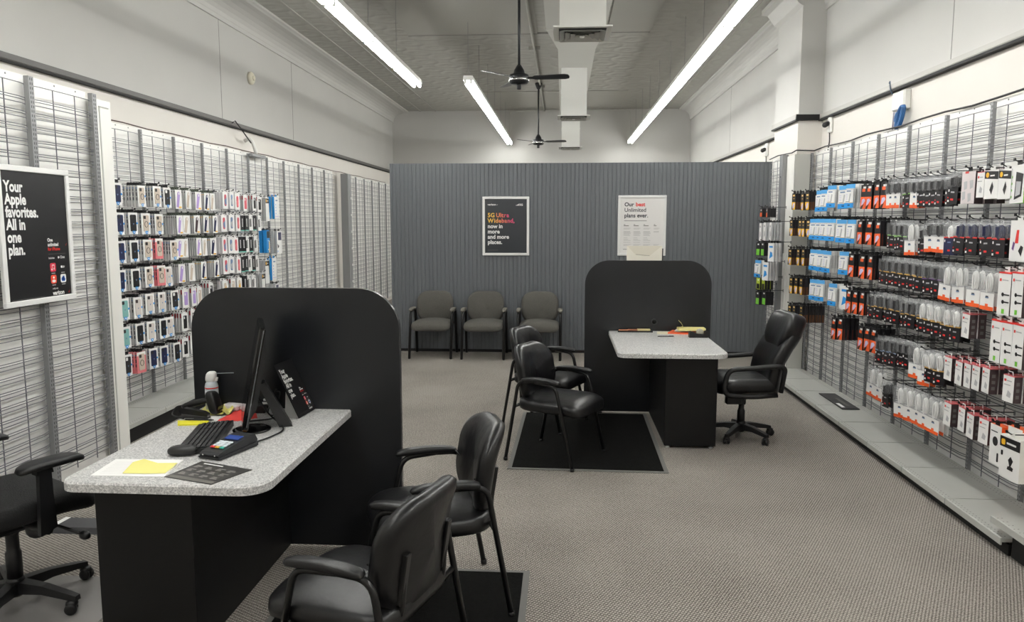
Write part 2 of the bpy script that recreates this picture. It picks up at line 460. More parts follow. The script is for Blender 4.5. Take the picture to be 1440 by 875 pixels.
# left wall, beyond the white end panel
LX, LZ0, LZ1 = -3.70, .16, 2.49
LY = [5.9515+BW_*k for k in range(11)]
bay_run('left', LX, LY, LZ0, LZ1, 0,
        lambda i: f'white-backed wire grid rack, {ORD[i+1]} beyond the white end panel, left wall',
        lambda i: f'grey steel base shelf under the {ORD[i+1]} rack beyond the white end panel, left wall', .42)
LY2 = [12.92+BW_*k for k in range(6)]
bay_run('left far', LX, LY2, LZ0, LZ1, 0,
        lambda i: f'white-backed wire grid rack, {ORD[i+1]} behind the wide steel post, left wall', lambda i: None, .42, False)
t = thing('base_shelf', 'grey steel base shelf half hidden by the white end panel, left wall', 'shelf', (LX, LY[0]-BW_, 0), 0, 'base shelves along the left wall')
place('shelf_deck', shelf_mesh('shelf_deck', BW_, .42, LZ0), t); place('kick_plate', kick_mesh('kick_plate', BW_, .42, LZ0), t)
o = thing('steel_post', 'wide bolted grey steel post between wire racks on left wall', 'post', (-3.62, 12.62, 0))
b = MB(); b.prism([(-.07,-.10),(.05,-.10),(.05,-.02),(.03,0),(.05,.02),(.05,.10),(-.07,.10)], 0, 2.5, STEEL, 'z'); b.build('channel', o)
for k in range(6):
    b = MB(); b.lathe([(.02,0),(.016,.012)], PRINT_W, 10, T(.05, .06, .7+.28*k) @ RY(PI/2)); b.build('bolt', o)
# right wall (faces -X): local y runs toward the camera
RX_, RZ0, RZ1 = 2.65, .09, 2.42
RY_ = [8.44-BW_*k for k in range(9)]
bay_run('right', RX_, RY_, RZ0, RZ1, PI,
        lambda i: f'white-backed wire grid rack, {ORD[i+1]} from the wall pillar, right wall',
        lambda i: f'grey steel base shelf under the {ORD[i+1]} rack from the wall pillar, right wall' if i < 8 else None, .41)
t = thing('base_shelf', 'raised grey base shelf overlapping the end of the lower right-wall shelves', 'shelf', (RX_, 3.965, 0), PI, 'base shelves along the right wall')
b = MB(); b.v = []; b.add([], [], SHELF)
place('shelf_deck', shelf_mesh('shelf_deck', .9, .41, .172), t); place('kick_plate', kick_mesh('kick_plate', .78, .40, .172), t, loc=(0,.12,0))
# closing uprights at run ends
# pillar-front strip rack
o = thing('wire_display_rack', 'narrow wire grid strip mounted on the front of the wall pillar', 'display rack', (2.46, 9.34, 0), PI)
place('wire_grid', wire_grid_mesh('wire_grid', .5, .2, 2.42), o)
b = MB(); b.box(-.038, -.03, 0, .5, .1, 2.43, PANEL_W); b.build('back_panel', o)
b = MB(); b.prism([(-.035,.50),(.03,.50),(.03,.51),(.0,.515),(.03,.52),(.03,.61),(-.035,.61)], 0, 2.44, STEEL, 'z')
for z in (1.0, 1.7, 2.2): b.lathe([(.008,0),(.006,.004)], STEEL_D, 8, T(.03, .56, z) @ RY(PI/2))
b.build('upright', o)
# white corner boards around the lower pillar
b = MB(); b.bbox(2.478, 2.50, 8.43, 8.72, 0, 2.42, WHITE, .002); b.bbox(2.478, 2.64, 8.428, 8.45, 0, 2.42, DUCT_G, .002); b.box(2.465, 2.479, 8.60, 8.70, 0, 1.35, WHITE)
struct('trim_8', b)

# left near section standing forward
NX, NY1 = -3.0, 4.955
b = MB()
b.box(XL, NX-.065, 1.6, NY1, 0, 2.49, WHITE)
b.bbox(NX-.08, NX, 4.80, NY1, 0, 2.485, WHITE, .003); b.box(NX, NX+.004, 4.82, 4.83, .05, 2.44, DUCT_G); b.box(NX, NX+.004, 4.82, 4.925, 2.435, 2.442, DUCT_G)
struct('wall_closet', b)
NB = .60
g = wire_grid_mesh('wire_grid', NB, .17, 2.49); u = upright_mesh('upright', .12, 2.51, .042, .024); p = back_mesh('back_panel', NB, .02, 2.52, -.05)
for i in range(3):
    o = thing('wire_display_rack', ['white-backed wire grid rack right of the framed black poster, beside the white end panel', 'white-backed wire grid rack behind the framed black poster on left wall', 'wire grid rack second from the framed black poster towards the front', 'wire grid rack third from the framed black poster towards the front'][i], 'display rack', (NX, 4.17-NB*i, 0), 0, 'wire display racks behind the office chair')
    place('wire_grid', g, o); place('back_panel', p, o); place('upright', u, o, loc=(0, .0215 if i == 0 else 0.0215, 0))
    if i == 0: place('upright', u, o, loc=(0, .603, 0))

# ================================================================== CEILING FITTINGS
ZL = 3.40
def fixture_meshes():
    h = MB(); L = 1.215
    h.prism([(-.055,.055),(.055,.055),(.062,.0),(-.062,.0)], -L/2, L/2, HOUSE, 'y')
    t = MB(); t.tube([(0,-L/2+.03,0),(0,L/2-.03,0)], .017, TUBE_L, 10)
    s = MB(); s.bbox(-.014, .014, -.012, .012, -.03, .022, HOUSE, .003)
    w = MB(); w.tube([(-.05,0,.05),(0,0,.17),(.05,0,.05)], .002, STEEL, 5, False); w.tube([(0,0,.17),(0,0,ZC-ZL-.03)], .0025, STEEL, 5, False)
    return h.mesh('housing'), t.mesh('tube'), s.mesh('socket'), w.mesh('suspension_wire'), L
FH, FT, FS, FW, FL = fixture_meshes()
def light(x, y, label, group, wires=True):
    o = thing('fluorescent_light', label, 'ceiling light', (x, y, ZL+.03), 0, group)
    place('housing', FH, o)
    for s in (-1, 1):
        place('tube', FT, o, loc=(s*.036, 0, -.026))
        for e in (-1, 1): place('socket', FS, o, loc=(s*.036, e*(FL/2-.014), -.016))
    if wires: place('suspension_wire', FW, o, loc=(0, -FL/2+.02, -.03))
ys = [16.1-1.22*k for k in range(16)]
for i, y in enumerate(ys): light(1.43, y, f'lit twin-tube fluorescent fixture over the right aisle, {ORD[i+1]} from the back wall', 'fluorescent row over the right aisle')
ys = [9.12-1.22*k for k in range(10)]
for i, y in enumerate(ys): light(-1.85, y, f'lit twin-tube fluorescent fixture over the left aisle, {ORD[i+1]} from its back end', 'fluorescent row over the left aisle')
ys = [16.2-1.22*k for k in range(6)]
for i, y in enumerate(ys): light(-1.175, y, f'lit fluorescent fixture in the short row left of the fans, {ORD[i+1]} from the back wall', 'short fluorescent row near the fans', True)

# conduits
o = thing('ceiling_conduit', 'thin painted conduit pipe running along the ceiling beside the fans', 'conduit', (0,0,0))
b = MB(); b.tube([(-.42, YF, ZC-.03), (-.42, 16.9, ZC-.03)], .018, CEIL_P, 8); b.build('pipe', o)
for y in (8.2, 11, 14):
    b = MB(); b.box(-.5, -.34, y-.02, y+.02, ZC-.045, ZC-.0, CEIL_P); b.build('clamp', o)
o = thing('lamp_conduit', 'slim white conduit bridging the two fluorescent rows at the back wall', 'conduit', (0,0,0))
b = MB(); b.tube(fillet([(-1.175,16.82,ZL), (-1.175,16.82,ZC-.04), (1.43,16.82,ZC-.04), (1.43,16.76,ZL)], .1), .011, DUCT_G, 6); b.build('pipe', o)

FANM = mat('fan_black', '#17181b', .35)
def fan(y, label, a0):
    x = -.45
    o = thing('ceiling_fan', label, 'ceiling fan', (x, y, 3.12), 0, 'ceiling fans')
    b = MB(); b.tube([(0,0,.06),(0,0,ZC-3.12)], .014, FANM, 8); b.build('rod', o)
    b = MB(); b.lathe([(.012,ZC-3.12-.11),(.03,ZC-3.12-.1),(.065,ZC-3.12-.02),(.065,ZC-3.12)], FANM, 14); b.build('ceiling_cup', o)
    b = MB(); b.lathe([(.02,.14),(.05,.09),(.06,.05),(.095,.045),(.10,.02),(.10,-.03),(.08,-.045),(.03,-.05)], FANM, 18); b.build('motor', o)
    b = MB(); b.lathe([(.101,.005),(.103,.0),(.103,-.012),(.101,-.018)], mat('chrome', '#d8d8d8', .2, 1), 18); b.build('trim_ring', o, label='chrome band')
    b = MB(); b.bbox(-.022,.022,-.03,.03,-.10,-.045, FANM, .006); b.build('switch_box', o)
    for k in range(3):
        a = a0+2*PI*k/3; b = MB()
        pl = [(.09,-.02),(.14,-.022),(.16,-.045),(.46,-.06),(.50,-.045),(.51,0),(.50,.045),(.46,.06),(.16,.045),(.14,.022),(.09,.02)]
        b.prism(pl, -.003, .003, FANM, 'z', RZ(a) @ T(0,0,.01) @ RX(-.2)); b.build('blade', o)
fan(7.8, 'black three-blade ceiling fan on a long rod, nearer the front', -.15)
fan(13.8, 'black ceiling fan hanging further back beside the narrow duct drop', -.2)

# air duct with three drops
o = thing('air_duct', 'painted air duct along the ceiling with three square diffuser drops', 'air duct')
b = MB(); b.box(-.21,.47, YF, 9.0, ZC-.26, ZC, DUCT_G)
V = [(-.21,9,ZC-.26),(.47,9,ZC-.26),(.47,9,ZC),(-.21,9,ZC),(-.08,10.1,ZC-.24),(.40,10.1,ZC-.24),(.40,10.1,ZC),(-.08,10.1,ZC)]
b.add(V, [(0,4,5,1),(1,5,6,2),(3,7,4,0)], DUCT_G)
b.box(-.08,.40,10.1,16.6,ZC-.24,ZC,DUCT_G)
for y in (1.5, 3.0, 4.5, 7.5, 9.0): b.box(-.215,.475,y,y+.02,ZC-.265,ZC,DUCT_G)
b.build('trunk', o)
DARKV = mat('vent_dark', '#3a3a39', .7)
for k, y in enumerate((6.45, 11.45, 16.0)):
    cx, z0, w = .145, 3.24, .185
    b = MB(); b.box(cx-w, cx+w, y-w, y+w, z0, ZC-.2, DUCT); b.box(cx-w-.004, cx+w+.004, y-w-.004, y+w+.004, z0+.36, z0+.375, DUCT); d = b.build('drop', o)
    b = MB()
    fw = .235
    b.prism(rrect(2*fw, 2*fw, .006), z0-.012, z0, DUCT, 'z', T(cx, y, 0))
    b.build('flange', d)
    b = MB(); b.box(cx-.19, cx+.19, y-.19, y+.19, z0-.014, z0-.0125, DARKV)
    for q in range(4):
        r0 = .185-.045*q; r1 = r0-.038; za, zb = z0-.034, z0-.014
        def ring(r, z): return [(cx-r,y-r,z),(cx+r,y-r,z),(cx+r,y+r,z),(cx-r,y+r,z)]
        V = ring(r0,za)+ring(r1,zb)+ring(r0-.003,za-.001)+ring(r1-.003,zb-.001)
        b.add(V, [(i,(i+1)%4,4+(i+1)%4,4+i) for i in range(4)]+[(8+i,12+i,12+(i+1)%4,8+(i+1)%4) for i in range(4)], DUCT_G)
    b.build('louvre', d)
    b = MB(); b.lathe([(.02,-.03),(.022,-.02),(.01,-.012)], PRINT_W, 10, T(cx, y-.0, z0-.01)); b.build('knob', d)

# ================================================================== WALL FITTINGS
o = thing('smoke_alarm', 'round cream alarm sounder on the left wall above the rail', 'alarm', (XL, 9.2, 3.43))
b = MB(); b.lathe([(.075,0),(.075,.03),(.06,.045),(.02,.05)], mat('aged_cream', '#e4dfcb', .5), 20, RY(PI/2)); b.build('base', o)
b = MB(); b.lathe([(.03,.045),(.03,.06),(.022,.065)], mat('aged_cream', '#e4dfcb', .5), 14, RY(PI/2)); b.build('grille', o)
def camera_dev(y, z, label):
    o = thing('security_camera', label, 'camera', (XR, y, z), PI, 'security cameras')
    b = MB(); b.bbox(0,.03,-.05,.05,-.09,.09, WHITE, .01); b.build('mount', o)
    b = MB(); b.tube([(.03,0,.01),(.05,0,0),(.07,.01,-.01)], [.022,.026,.024], PLASTIC, 12); b.pad(.028,.028,.028, PLASTIC, 1, 1, 14, 8, mtx=T(.07,.0,-.01)); b.build('lens', o)
    b = MB(); b.tube(fillet([(.02,0,-.09),(.022,.02,-.18),(.022,-.01,-.24),(.06,.10,-.27)], .05), .006, CABLE, 6); b.build('cord', o)
camera_dev(8.15, 2.70, 'small black camera on white mount beside the wall pillar, above wire racks')
camera_dev(10.6, 2.67, 'small black camera on white mount behind the pillar above grey partition')
o = thing('junction_box', 'white square network box on the right wall under the rail', 'wall box', (XR, 6.47, 2.672), PI)
b = MB(); b.bbox(0,.05,-.11,.11,-.075,.075, WHITE, .006); b.build('case', o)
b = MB(); b.bbox(.05,.058,-.105,.105,-.070,.070, WHITE, .004); b.build('lid', o)
BLUE_C = mat('blue_cable', '#2c5f95', .5)
b = MB()
for k in range(7):
    pts = [(2.70-.006*(k % 3), 6.40+.04*math.cos(a)+.006*k-.04*math.sin(a), 2.535+.085*math.sin(a)) for a in [2*PI*i/28 for i in range(28)]]
    b.tube(pts, .007, BLUE_C, 6, closed=True)
b.tube(fillet([(2.72,6.55,2.59),(2.71,6.56,2.52),(2.70,6.5,2.5),(2.70,6.46,2.53)], .04), .006, BLUE_C, 6)
b.build('cable_coil', label='bundled blue network cable hanging below the white box', cat='cable')
b = MB(); b.tube(fillet([(2.73,6.62,2.60),(2.73,6.63,2.44)], .02), .006, mat('mauve_cable','#8d8b9c',.6), 6)
b.tube(fillet([(2.705,6.68,2.845),(2.70,6.66,2.86),(2.70,6.64,2.78),(2.735,6.63,2.72)], .03), .006, mat('slate_cable','#47596b',.6), 6)
b.build('wall_cable', label='grey cable dropping from the rail past the white network box', cat='cable')
b = MB()
pts = [(RX_+.03, 3.2+.35*k, 2.462+.008*math.sin(k*1.9)) for k in range(15)]
pts += [(RX_+.02, 8.42, 2.455), (2.48, 8.40, 2.46), (2.46, 8.5, 2.44), (2.455, 9.0, 2.455), (2.455, 9.36, 2.44)]
b.tube(pts, .007, CABLE, 6); b.build('rack_cable', label='thin black cable running along the top of the right wall racks', cat='cable')
b = MB()
pts = [(LX-.045, 5.95+.4*k, 2.535+.006*math.sin(k*2.3)) for k in range(26)]
b.tube(pts, .006, mat('maroon_cable', '#4a2f2c', .6), 6)
b.build('rack_cable', label='thin dark cable running along the top of the left wall racks', cat='cable')
o = thing('picture_light', 'small strip light on a bracket above the left wall racks with white cord', 'light', (LX, 8.85, 2.53))
b = MB(); b.bbox(.0,.05,-.02,.40,-.06,-.025, STEEL, .006); b.build('bar', o)
b = MB(); b.tube(fillet([(-.07,.05,.12),(.0,.06,.16),(.04,.08,.06),(.04,.12,-.02)], .06), [.02]*14, WHITE, 8); b.build('bracket', o)
b = MB(); b.tube([(-.06,-.28,.29),(-.02,-.30,.31),(.0,-.2,.24),(.01,.05,.10)], .007, CABLE, 6); b.build('cord', o)

# ================================================================== POSTERS
def check(b, u, v, s, mp, m):
    pts = [(0,.28),(.09,.28),(.22,.06),(.48,.62),(.58,.62),(.26,-.06),(.18,-.06)]
    b.add([mp(u+x*s, v+y*s) for x, y in pts], [list(range(len(pts)))], m)
def poster_base(name, label, loc, rotz, w, h, face, fwid=.032):
    o = thing(name, label, 'poster', loc, rotz)
    b = MB(); b.box(-w/2+.01, w/2-.01, -.012, -.002, -h/2+.01, h/2-.01, face); b.build('print', o)
    b = MB(); iw, ih = w/2-fwid, h/2-fwid
    for (x0,x1,z0,z1) in ((-w/2,w/2,ih,h/2),(-w/2,w/2,-h/2,-ih),(-w/2,-iw,-ih,ih),(iw,w/2,-ih,ih)): b.bbox(x0,x1,-.022,0,z0,z1,FRAME_W,.003)
    b.build('frame', o); return o
MPX = lambda y: (lambda u, v: (u, y, v))
GOLD = [mat('grad_%d' % i, c, .4) for i, c in enumerate(('#f6c95a','#f4ad57','#f09060','#ea7a66','#e4606f','#df5078'))]
def icon_square(b, u, v, s, mp, m):
    b.add([mp(u+x*s, v+y*s) for x, y in rrect(1, 1, .22)], [list(range(28))], m)
def disc(b, u, v, r, mp, m, n=14, sy=1.0):
    b.add([mp(u+r*math.cos(2*PI*k/n), v+sy*r*math.sin(2*PI*k/n)) for k in range(n)], [list(range(n))], m)
def quad(b, u0, u1, v0, v1, mp, m): b.add([mp(u0,v0), mp(u1,v0), mp(u1,v1), mp(u0,v1)], [(0,1,2,3)], m)
def fav_poster_print(b, w, h, mp):
    """black poster: coordinates centred"""
    s = h*.106; u = -w*.405; v = h*.315; m = PRINT_W
    for t in ('Your', 'Apple', 'favorites.', 'All in', 'one', 'plan.'):
        text(b, t, s, u, v, mp, m, .036, .84); v -= h*.089
    s2 = h*.036; u2 = w*.13; v2 = -h*.045
    text(b, 'One', s2, u2, v2, mp, m, .03, .9); text(b, 'unlimited', s2, u2, v2-h*.034, mp, m, .03, .9)
    check(b, u2+w*.265, v2-h*.034, s2*.8, mp, RED)
    text(b, 'for iPhone', s2, u2, v2-h*.068, mp, RED, .02, .9)
    quad(b, u2, u2+w*.26, v2-h*.095, v2-h*.092, mp, GREYP)
    text(b, 'Includes', h*.02, u2, v2-h*.13, mp, m, .02); disc(b, u2+w*.148, v2-h*.122, h*.009, mp, m); text(b, 'One', h*.03, u2+w*.17, v2-h*.131, mp, m, .01)
    cols = [mat('icon_red','#d8304a',.4), PRINT_K, mat('icon_orange','#e5492f',.4), PRINT_W]
    for k, (du, dv) in enumerate(((.055,.195),(.20,.195),(.055,.285),(.20,.285))):
        icon_square(b, u2+w*du, v2-h*dv, h*.065, mp, cols[k])
        mp2 = (lambda f: (lambda a, c: tuple(x+d for x, d in zip(f(a, c), OFF))))(mp)
        cu, cv = u2+w*du, v2-h*dv
        if k == 0:
            quad(b, cu-.012*h, cu-.008*h, cv-.014*h, cv+.016*h, mp2, PRINT_W); quad(b, cu+.012*h, cu+.016*h, cv-.010*h, cv+.02*h, mp2, PRINT_W); quad(b, cu-.012*h, cu+.016*h, cv+.014*h, cv+.02*h, mp2, PRINT_W)
            disc(b, cu-.014*h, cv-.015*h, .007*h, mp2, PRINT_W); disc(b, cu+.010*h, cv-.011*h, .007*h, mp2, PRINT_W)
        elif k == 1: disc(b, cu-.014*h, cv, .009*h, mp2, PRINT_W); text(b, 'tv', h*.032, cu-.003*h, cv-.009*h, mp2, PRINT_W, .01)
        elif k == 2: disc(b, cu, cv+.012*h, .009*h, mp2, PRINT_W); disc(b, cu, cv-.014*h, .02*h, mp2, PRINT_W, sy=.55)
        else:
            bl = mat('icon_blue','#2f66c4',.4); disc(b, cu-.008*h, cv-.006*h, .016*h, mp2, bl); disc(b, cu+.008*h, cv-.008*h, .014*h, mp2, bl); disc(b, cu+.002*h, cv+.008*h, .012*h, mp2, bl)
        quad(b, cu-.02*h, cu+.02*h, cv-.046*h, cv-.043*h, mp, m)
    text(b, 'only on', h*.02, u2+w*.03, v2-h*.362, mp, m, .01); text(b, 'verizon', h*.046, u2+w*.03, v2-h*.405, mp, m, .03, .95)
    check(b, u2+w*.265, v2-h*.40, h*.03, mp, RED)
    quad(b, -w*.40, w*.05, -h*.452, -h*.449, mp, GREYP)
OFF = (0, -.0006, 0)
o = poster_base('framed_poster', 'large black framed poster about favorites hung on the left wire racks', (-2.965, 4.10, 1.617), PI/2, .585, .765, PRINT_K)
b = MB(); fav_poster_print(b, .585, .765, MPX(-.0128)); b.build('lettering', o)
SLATE_P = mat('print_slate', '#33363b', .35)
o = poster_base('framed_poster', 'black framed wideband poster on the grey partition above the chairs', (-.735, PY-.002, 1.648), 0, .605, .755, SLATE_P)
b = MB(); mp = MPX(-.0128); w, h = .605, .755
def word_grad(t, s, u, v, i0):
    for i, ch in enumerate(t):
        if ch == ' ': u += s*.2; continue
        wd = text(b, ch, s, u, v, mp, GOLD[min(5, int(i0+i*.75))], .03, .95); u += wd+s*.055
word_grad('5G Ultra', .076, -.235, .115, 0); word_grad('Wideband,', .076, -.235, .045, 0)
v = -.025
for t in ('now in', 'more', 'and more', 'places.'): text(b, t, .072, -.235, v, mp, PRINT_W, .03, .98); v -= .068
text(b, 'verizon', .036, -.235, .265, mp, PRINT_W, .03); check(b, -.118, .267, .024, mp, PRINT_W)
for k in range(4): quad(b, .13+.012*k, .138+.012*k, .262, .268+.006*k, mp, PRINT_W)
text(b, '5G', .034, .178, .262, mp, PRINT_W, .03)
quad(b, -.235, -.10, -.312, -.308, mp, GREYP); b.build('lettering', o)
o = poster_base('framed_poster', 'white framed plans poster on the grey partition behind the envelope', (1.005, PY-.002, 1.655), 0, .61, .765, mat('print_offwhite', '#eceae8', .4))
b = MB(); mp = MPX(-.0128); w, h = .61, .765
DK = mat('print_navy', '#2a2a36', .4)
wd = text(b, 'Our', .07, -.225, .245, mp, DK, .025); text(b, 'best', .07, -.225+wd+.02, .245, mp, RED, .03)
text(b, 'Unlimited', .07, -.225, .175, mp, DK, .012); text(b, 'plans ever.', .07, -.225, .105, mp, DK, .025)
quad(b, -.225, .06, .058, .064, mp, GREYP)
LG = mat('print_grey', '#a8a6a4', .5)
for k, u in enumerate((-.23,-.105,.02,.15)):
    quad(b, u, u+.02, .010, .016, mp, GREYP); quad(b, u, u+.065-.03*(k == 3), -.006, .002, mp, GREYP)
    for j, (v0, wd) in enumerate(((-.034,.09),(-.044,.075),(-.075,.085),(-.085,.08),(-.095,.095),(-.105,.09),(-.115,.075),(-.127,.085),(-.155,.05),(-.175,.06),(-.19,.09),(-.215,.085),(-.245,.09),(-.252,.07))):
        if k == 3 and j > 3 and j < 12: continue
        quad(b, u, u+wd*(.8 if k == 3 else 1), v0, v0+.003, mp, LG)
text(b, 'verizon', .018, -.235, -.305, mp, DK, .02); b.build('lettering', o)

# ================================================================== DESKS
def desk(name, label, X0, X1, YA, YP, px0, px1, PXA, PXB, grommet):
    """desktop X0..X1 from YA to panel YP; pedestal px0..px1; panel PXA..PXB"""
    o = thing(name, label, 'desk', (0,0,0))
    r = .07; b = MB()
    def outline(ins):
        pts = []
        for (cx, cy, a0) in ((X0+r, YA+r, PI), (X1-.10, YA+.10, 1.5*PI)):
            rr = r if cx < (X0+X1)/2 else .10
            for k in range(9): a = a0+PI/2*k/8; pts.append((cx+(rr-ins)*math.cos(a), cy+(rr-ins)*math.sin(a)))
        pts += [(X1-ins, YP), (X0+ins, YP)]; return pts
    b.prism(outline(0), .709, .738, LAMINATE, 'z', smooth_side=False)
    top, bot = outline(.006), outline(0); n = len(top)
    b.add([(x,y,.738) for x, y in bot]+[(x,y,.745) for x, y in top], [(i,(i+1) % n, n+(i+1) % n, n+i) for i in range(n)]+[list(range(n,2*n))], LAMINATE)
    b.build('desktop', o)
    b = MB(); b.bbox(px0, px1, YA+.13, YP-.002, .02, .708, mat('pedestal_black','#0b0b0c',.45,0,.3), .002); b.build('pedestal', o)
    for (x, y) in ((px0+.03, YA+.16), (px1-.03, YA+.16), (px1-.03, YP-.06), (px0+.03, YP-.06)):
        b = MB(); b.lathe([(.016,0),(.016,.006),(.006,.008),(.006,.022)], PRINT_W, 10, T(x, y, 0)); b.build('levelling_foot', o)
    b = MB(); rr = .21; w = PXB-PXA; ht = 1.362
    pts = [(PXA, .02), (PXB, .02)]
    for k in range(13): a = PI/2*k/12; pts.append((PXB-rr+rr*math.cos(a), ht-rr+rr*math.sin(a)))
    for k in range(13): a = PI/2+PI/2*k/12; pts.append((PXA+rr+rr*math.cos(a), ht-rr+rr*math.sin(a)))
    b.prism(pts, YP, YP+.03, BOARD, 'y'); b.build('privacy_panel', o)
    eb = MB(); n = len(pts); ctr = ((PXA+PXB)/2, .7)
    ring = []
    for i in range(2, n):
        p0, p1 = pts[i-1 if i > 2 else 1], pts[i]
    path = pts[1:]+[pts[0]]
    V = []
    def off(i):
        p = path[i]; a = path[max(i-1,0)]; c = path[min(i+1,len(path)-1)]
        d = Vector((c[0]-a[0], c[1]-a[1])).normalized(); return Vector((d.y, -d.x))
    for i, p in enumerate(path):
        q = off(i)*.0025
        V += [(p[0], YP-.001, p[1]), (p[0], YP+.031, p[1]), (p[0]+q.x, YP+.031, p[1]+q.y), (p[0]+q.x, YP-.001, p[1]+q.y)]
    Fs = []
    for i in range(len(path)-1):
        for k in range(4): Fs.append((4*i+k, 4*i+(k+1) % 4, 4*i+4+(k+1) % 4, 4*i+4+k))
    eb.add(V, Fs, mat('edge_band', '#3a3b3d', .25)); eb.build('edge_band', o)
    for x in (PXA+.1, PXB-.1):
        b = MB(); b.bbox(x-.06, x+.06, YP-.02, YP+.05, 0, .02, BOARD, .003); b.build('foot_glide', o)
    if grommet:
        b = MB(); gx = .805
        b.lathe([(.028,-.001),(.028,.006),(.018,.006),(.018,-.004)], mat('grommet_plastic','#202124',.4), 18, T(gx, YP, .826) @ RX(PI/2)); b.lathe([(.018,.0),(.018,.0012)], mat('hole_black','#020202',.9), 18, T(gx, YP, .826) @ RX(PI/2)); b.build('grommet', o)
    return o
desk('service_desk', 'near service desk with speckled grey top, black pedestal and tall privacy panel', -1.85, -1.07, 2.565, 3.71, -1.79, -1.405, -1.885, -.815, False)
desk('service_desk', 'far service desk with black pedestal and envelope on its privacy panel', .41, 1.215, 5.49, 6.655, .774, 1.156, .20, 1.29, True)

# floor mats
def floor_mat(label, pts, group):
    o = thing('floor_mat', label, 'mat', group=group)
    b = MB(); b.prism(pts, 0, .006, GREYP, 'z'); b.build('border', o)
    cx = sum(p[0] for p in pts)/4; cy = sum(p[1] for p in pts)/4
    q = [(x+math.copysign(.03, cx-x), y+math.copysign(.03, cy-y)) for x, y in pts]
    b = MB(); b.prism(q, .004, .0095, mat('mat_pile', '#121211', .95, 0, .1, noise=(60,.4), bump=(300,.5)), 'z'); b.build('pile', o)
floor_mat('black entrance mat with grey border in front of the far desk', [(-.37,5.05),(.73,5.03),(.748,6.635),(-.34,6.635)], 'floor mats')
floor_mat('black entrance mat with grey border under the near pair of armchairs', [(-1.25,1.9),(-.148,1.9),(-.148,3.515),(-1.25,3.515)], 'floor mats')
b = MB(); b.prism(rrect(1.0, 1.5, .1, 6, -2.46, 2.57), .001, .004, VINYL, 'z'); b.build('chair_mat', label='clear vinyl chair mat under the task chair left of the near desk', cat='mat')
o = thing('cord_cover', 'flat dark grey cover strip on the carpet beside the near desk pedestal', 'cord cover')
b = MB(); b.prism([(3.80,0),(3.98,0),(3.965,.025),(3.82,.03)], -2.78, -2.0, mat('cover_grey','#47474a',.6), 'x'); b.build('cover', o)
b = MB(); b.prism([(3.80,0),(3.98,0),(3.965,.027),(3.82,.032)], -2.81, -2.78, PRINT_W, 'x'); b.build('end_cap', o, label='white end cap')

# ================================================================== CHAIRS
def guest_meshes(soft, pad_m, tr):
    M = {}
    b = MB()
    def sf(p):
        q = Vector(p); x = (q.x+.25)/.5
        q.z += -.012*(abs(q.y)/.24)**2 + (.012 if q.z > 0 else 0)*math.cos(q.y*6)
        if q.x > .12: q.z -= (q.x-.12)**2*1.6
        return q
    b.pad(.262, .25, .050, soft, .5, .42, 44, 14, sf, T(.045, 0, .415))
    M['seat'] = b.mesh('seat')
    b = MB()
    def bf(p):
        q = Vector(p); q.x += .055*(q.y/.23)**2
        if q.z > 0: q.x -= .02*(q.z/.19)**2
        return q
    mx = T(-.215, 0, .612) @ RY(-.16)
    b.pad(.040, .232, .195, soft, .42, .55, 20, 1, None)
    b = MB()
    # rounded-slab backrest: outline in y-z, bulged in x
    def slab(th, w, h, r, mtx):
        out = rrect(w, h, r, 9); n = len(out); rings = []
        for (sc_, x) in ((.0,th*1.02),(.5,th),(.86,th*.82),(.96,th*.5),(1,0),(.97,-th*.55),(.85,-th*.72),(0,-th*.75)):
            rings.append([bf(Vector((x, u*sc_*(1 if sc_ else 1), v*sc_))) for u, v in out])
        V = [p for rg in rings for p in rg]
        Fs = [(i*n+k, i*n+(k+1) % n, (i+1)*n+(k+1) % n, (i+1)*n+k) for i in range(len(rings)-1) for k in range(n)]
        b.add(V, Fs, soft, True, mtx)
    slab(.050, .475, .41, .15, mx)
    b.tube([mx @ bf(Vector((.044, -.215+.43*k/16, -.02-.035*math.cos((k/8-1)*PI/2)))) for k in range(17)], .003, soft, 5)
    M['backrest'] = b.mesh('backrest')
    for s, nm in ((1,'l'),(-1,'r')):
        y = s*.262
        b = MB(); b.tube(fillet([(-.27, s*.265, .006), (-.165, y, .585), (-.04, y, .588)], .06, 7), tr, TUBE, 10); b.lathe([(.015,0),(.015,.02)], PLASTIC, 10, T(-.27, s*.265, 0)); M['rear_'+nm] = b.mesh('leg')
        b = MB(); b.tube(fillet([(-.04, y, .588), (.125, y, .575), (.26, s*.262, .006)], .055, 7), tr, TUBE, 10); b.lathe([(.015,0),(.015,.02)], PLASTIC, 10, T(.26, s*.262, 0)); M['front_'+nm] = b.mesh('leg')
        b = MB()
        def af(p):
            q = Vector(p); q.z -= .010*(q.x/.14)**2; return q
        b.pad(.15, .027, .016, pad_m, .5, .5, 24, 8, af, T(.01, y, .606)); M['arm_'+nm] = b.mesh('armrest')
        b = MB(); b.tube(fillet([(-.215, s*.15, .58), (-.205, s*.15, .375), (.20, s*.20, .372)], .09, 7), .0115, TUBE, 8)
        b.bbox(-.034, -.012, s*.15-.016, s*.15+.016, -.09, .09, TUBE, .003, T(-.192,0,.55) @ RY(-.16)); M['rail_'+nm] = b.mesh('support_rail')
    b = MB(); b.tube([(.165, -.255, .375), (.165, .255, .375)], .0115, TUBE, 8); b.tube([(-.195, -.262, .40), (-.195, .262, .40)], .0115, TUBE, 8); M['cross'] = b.mesh('crossbar')
    return M
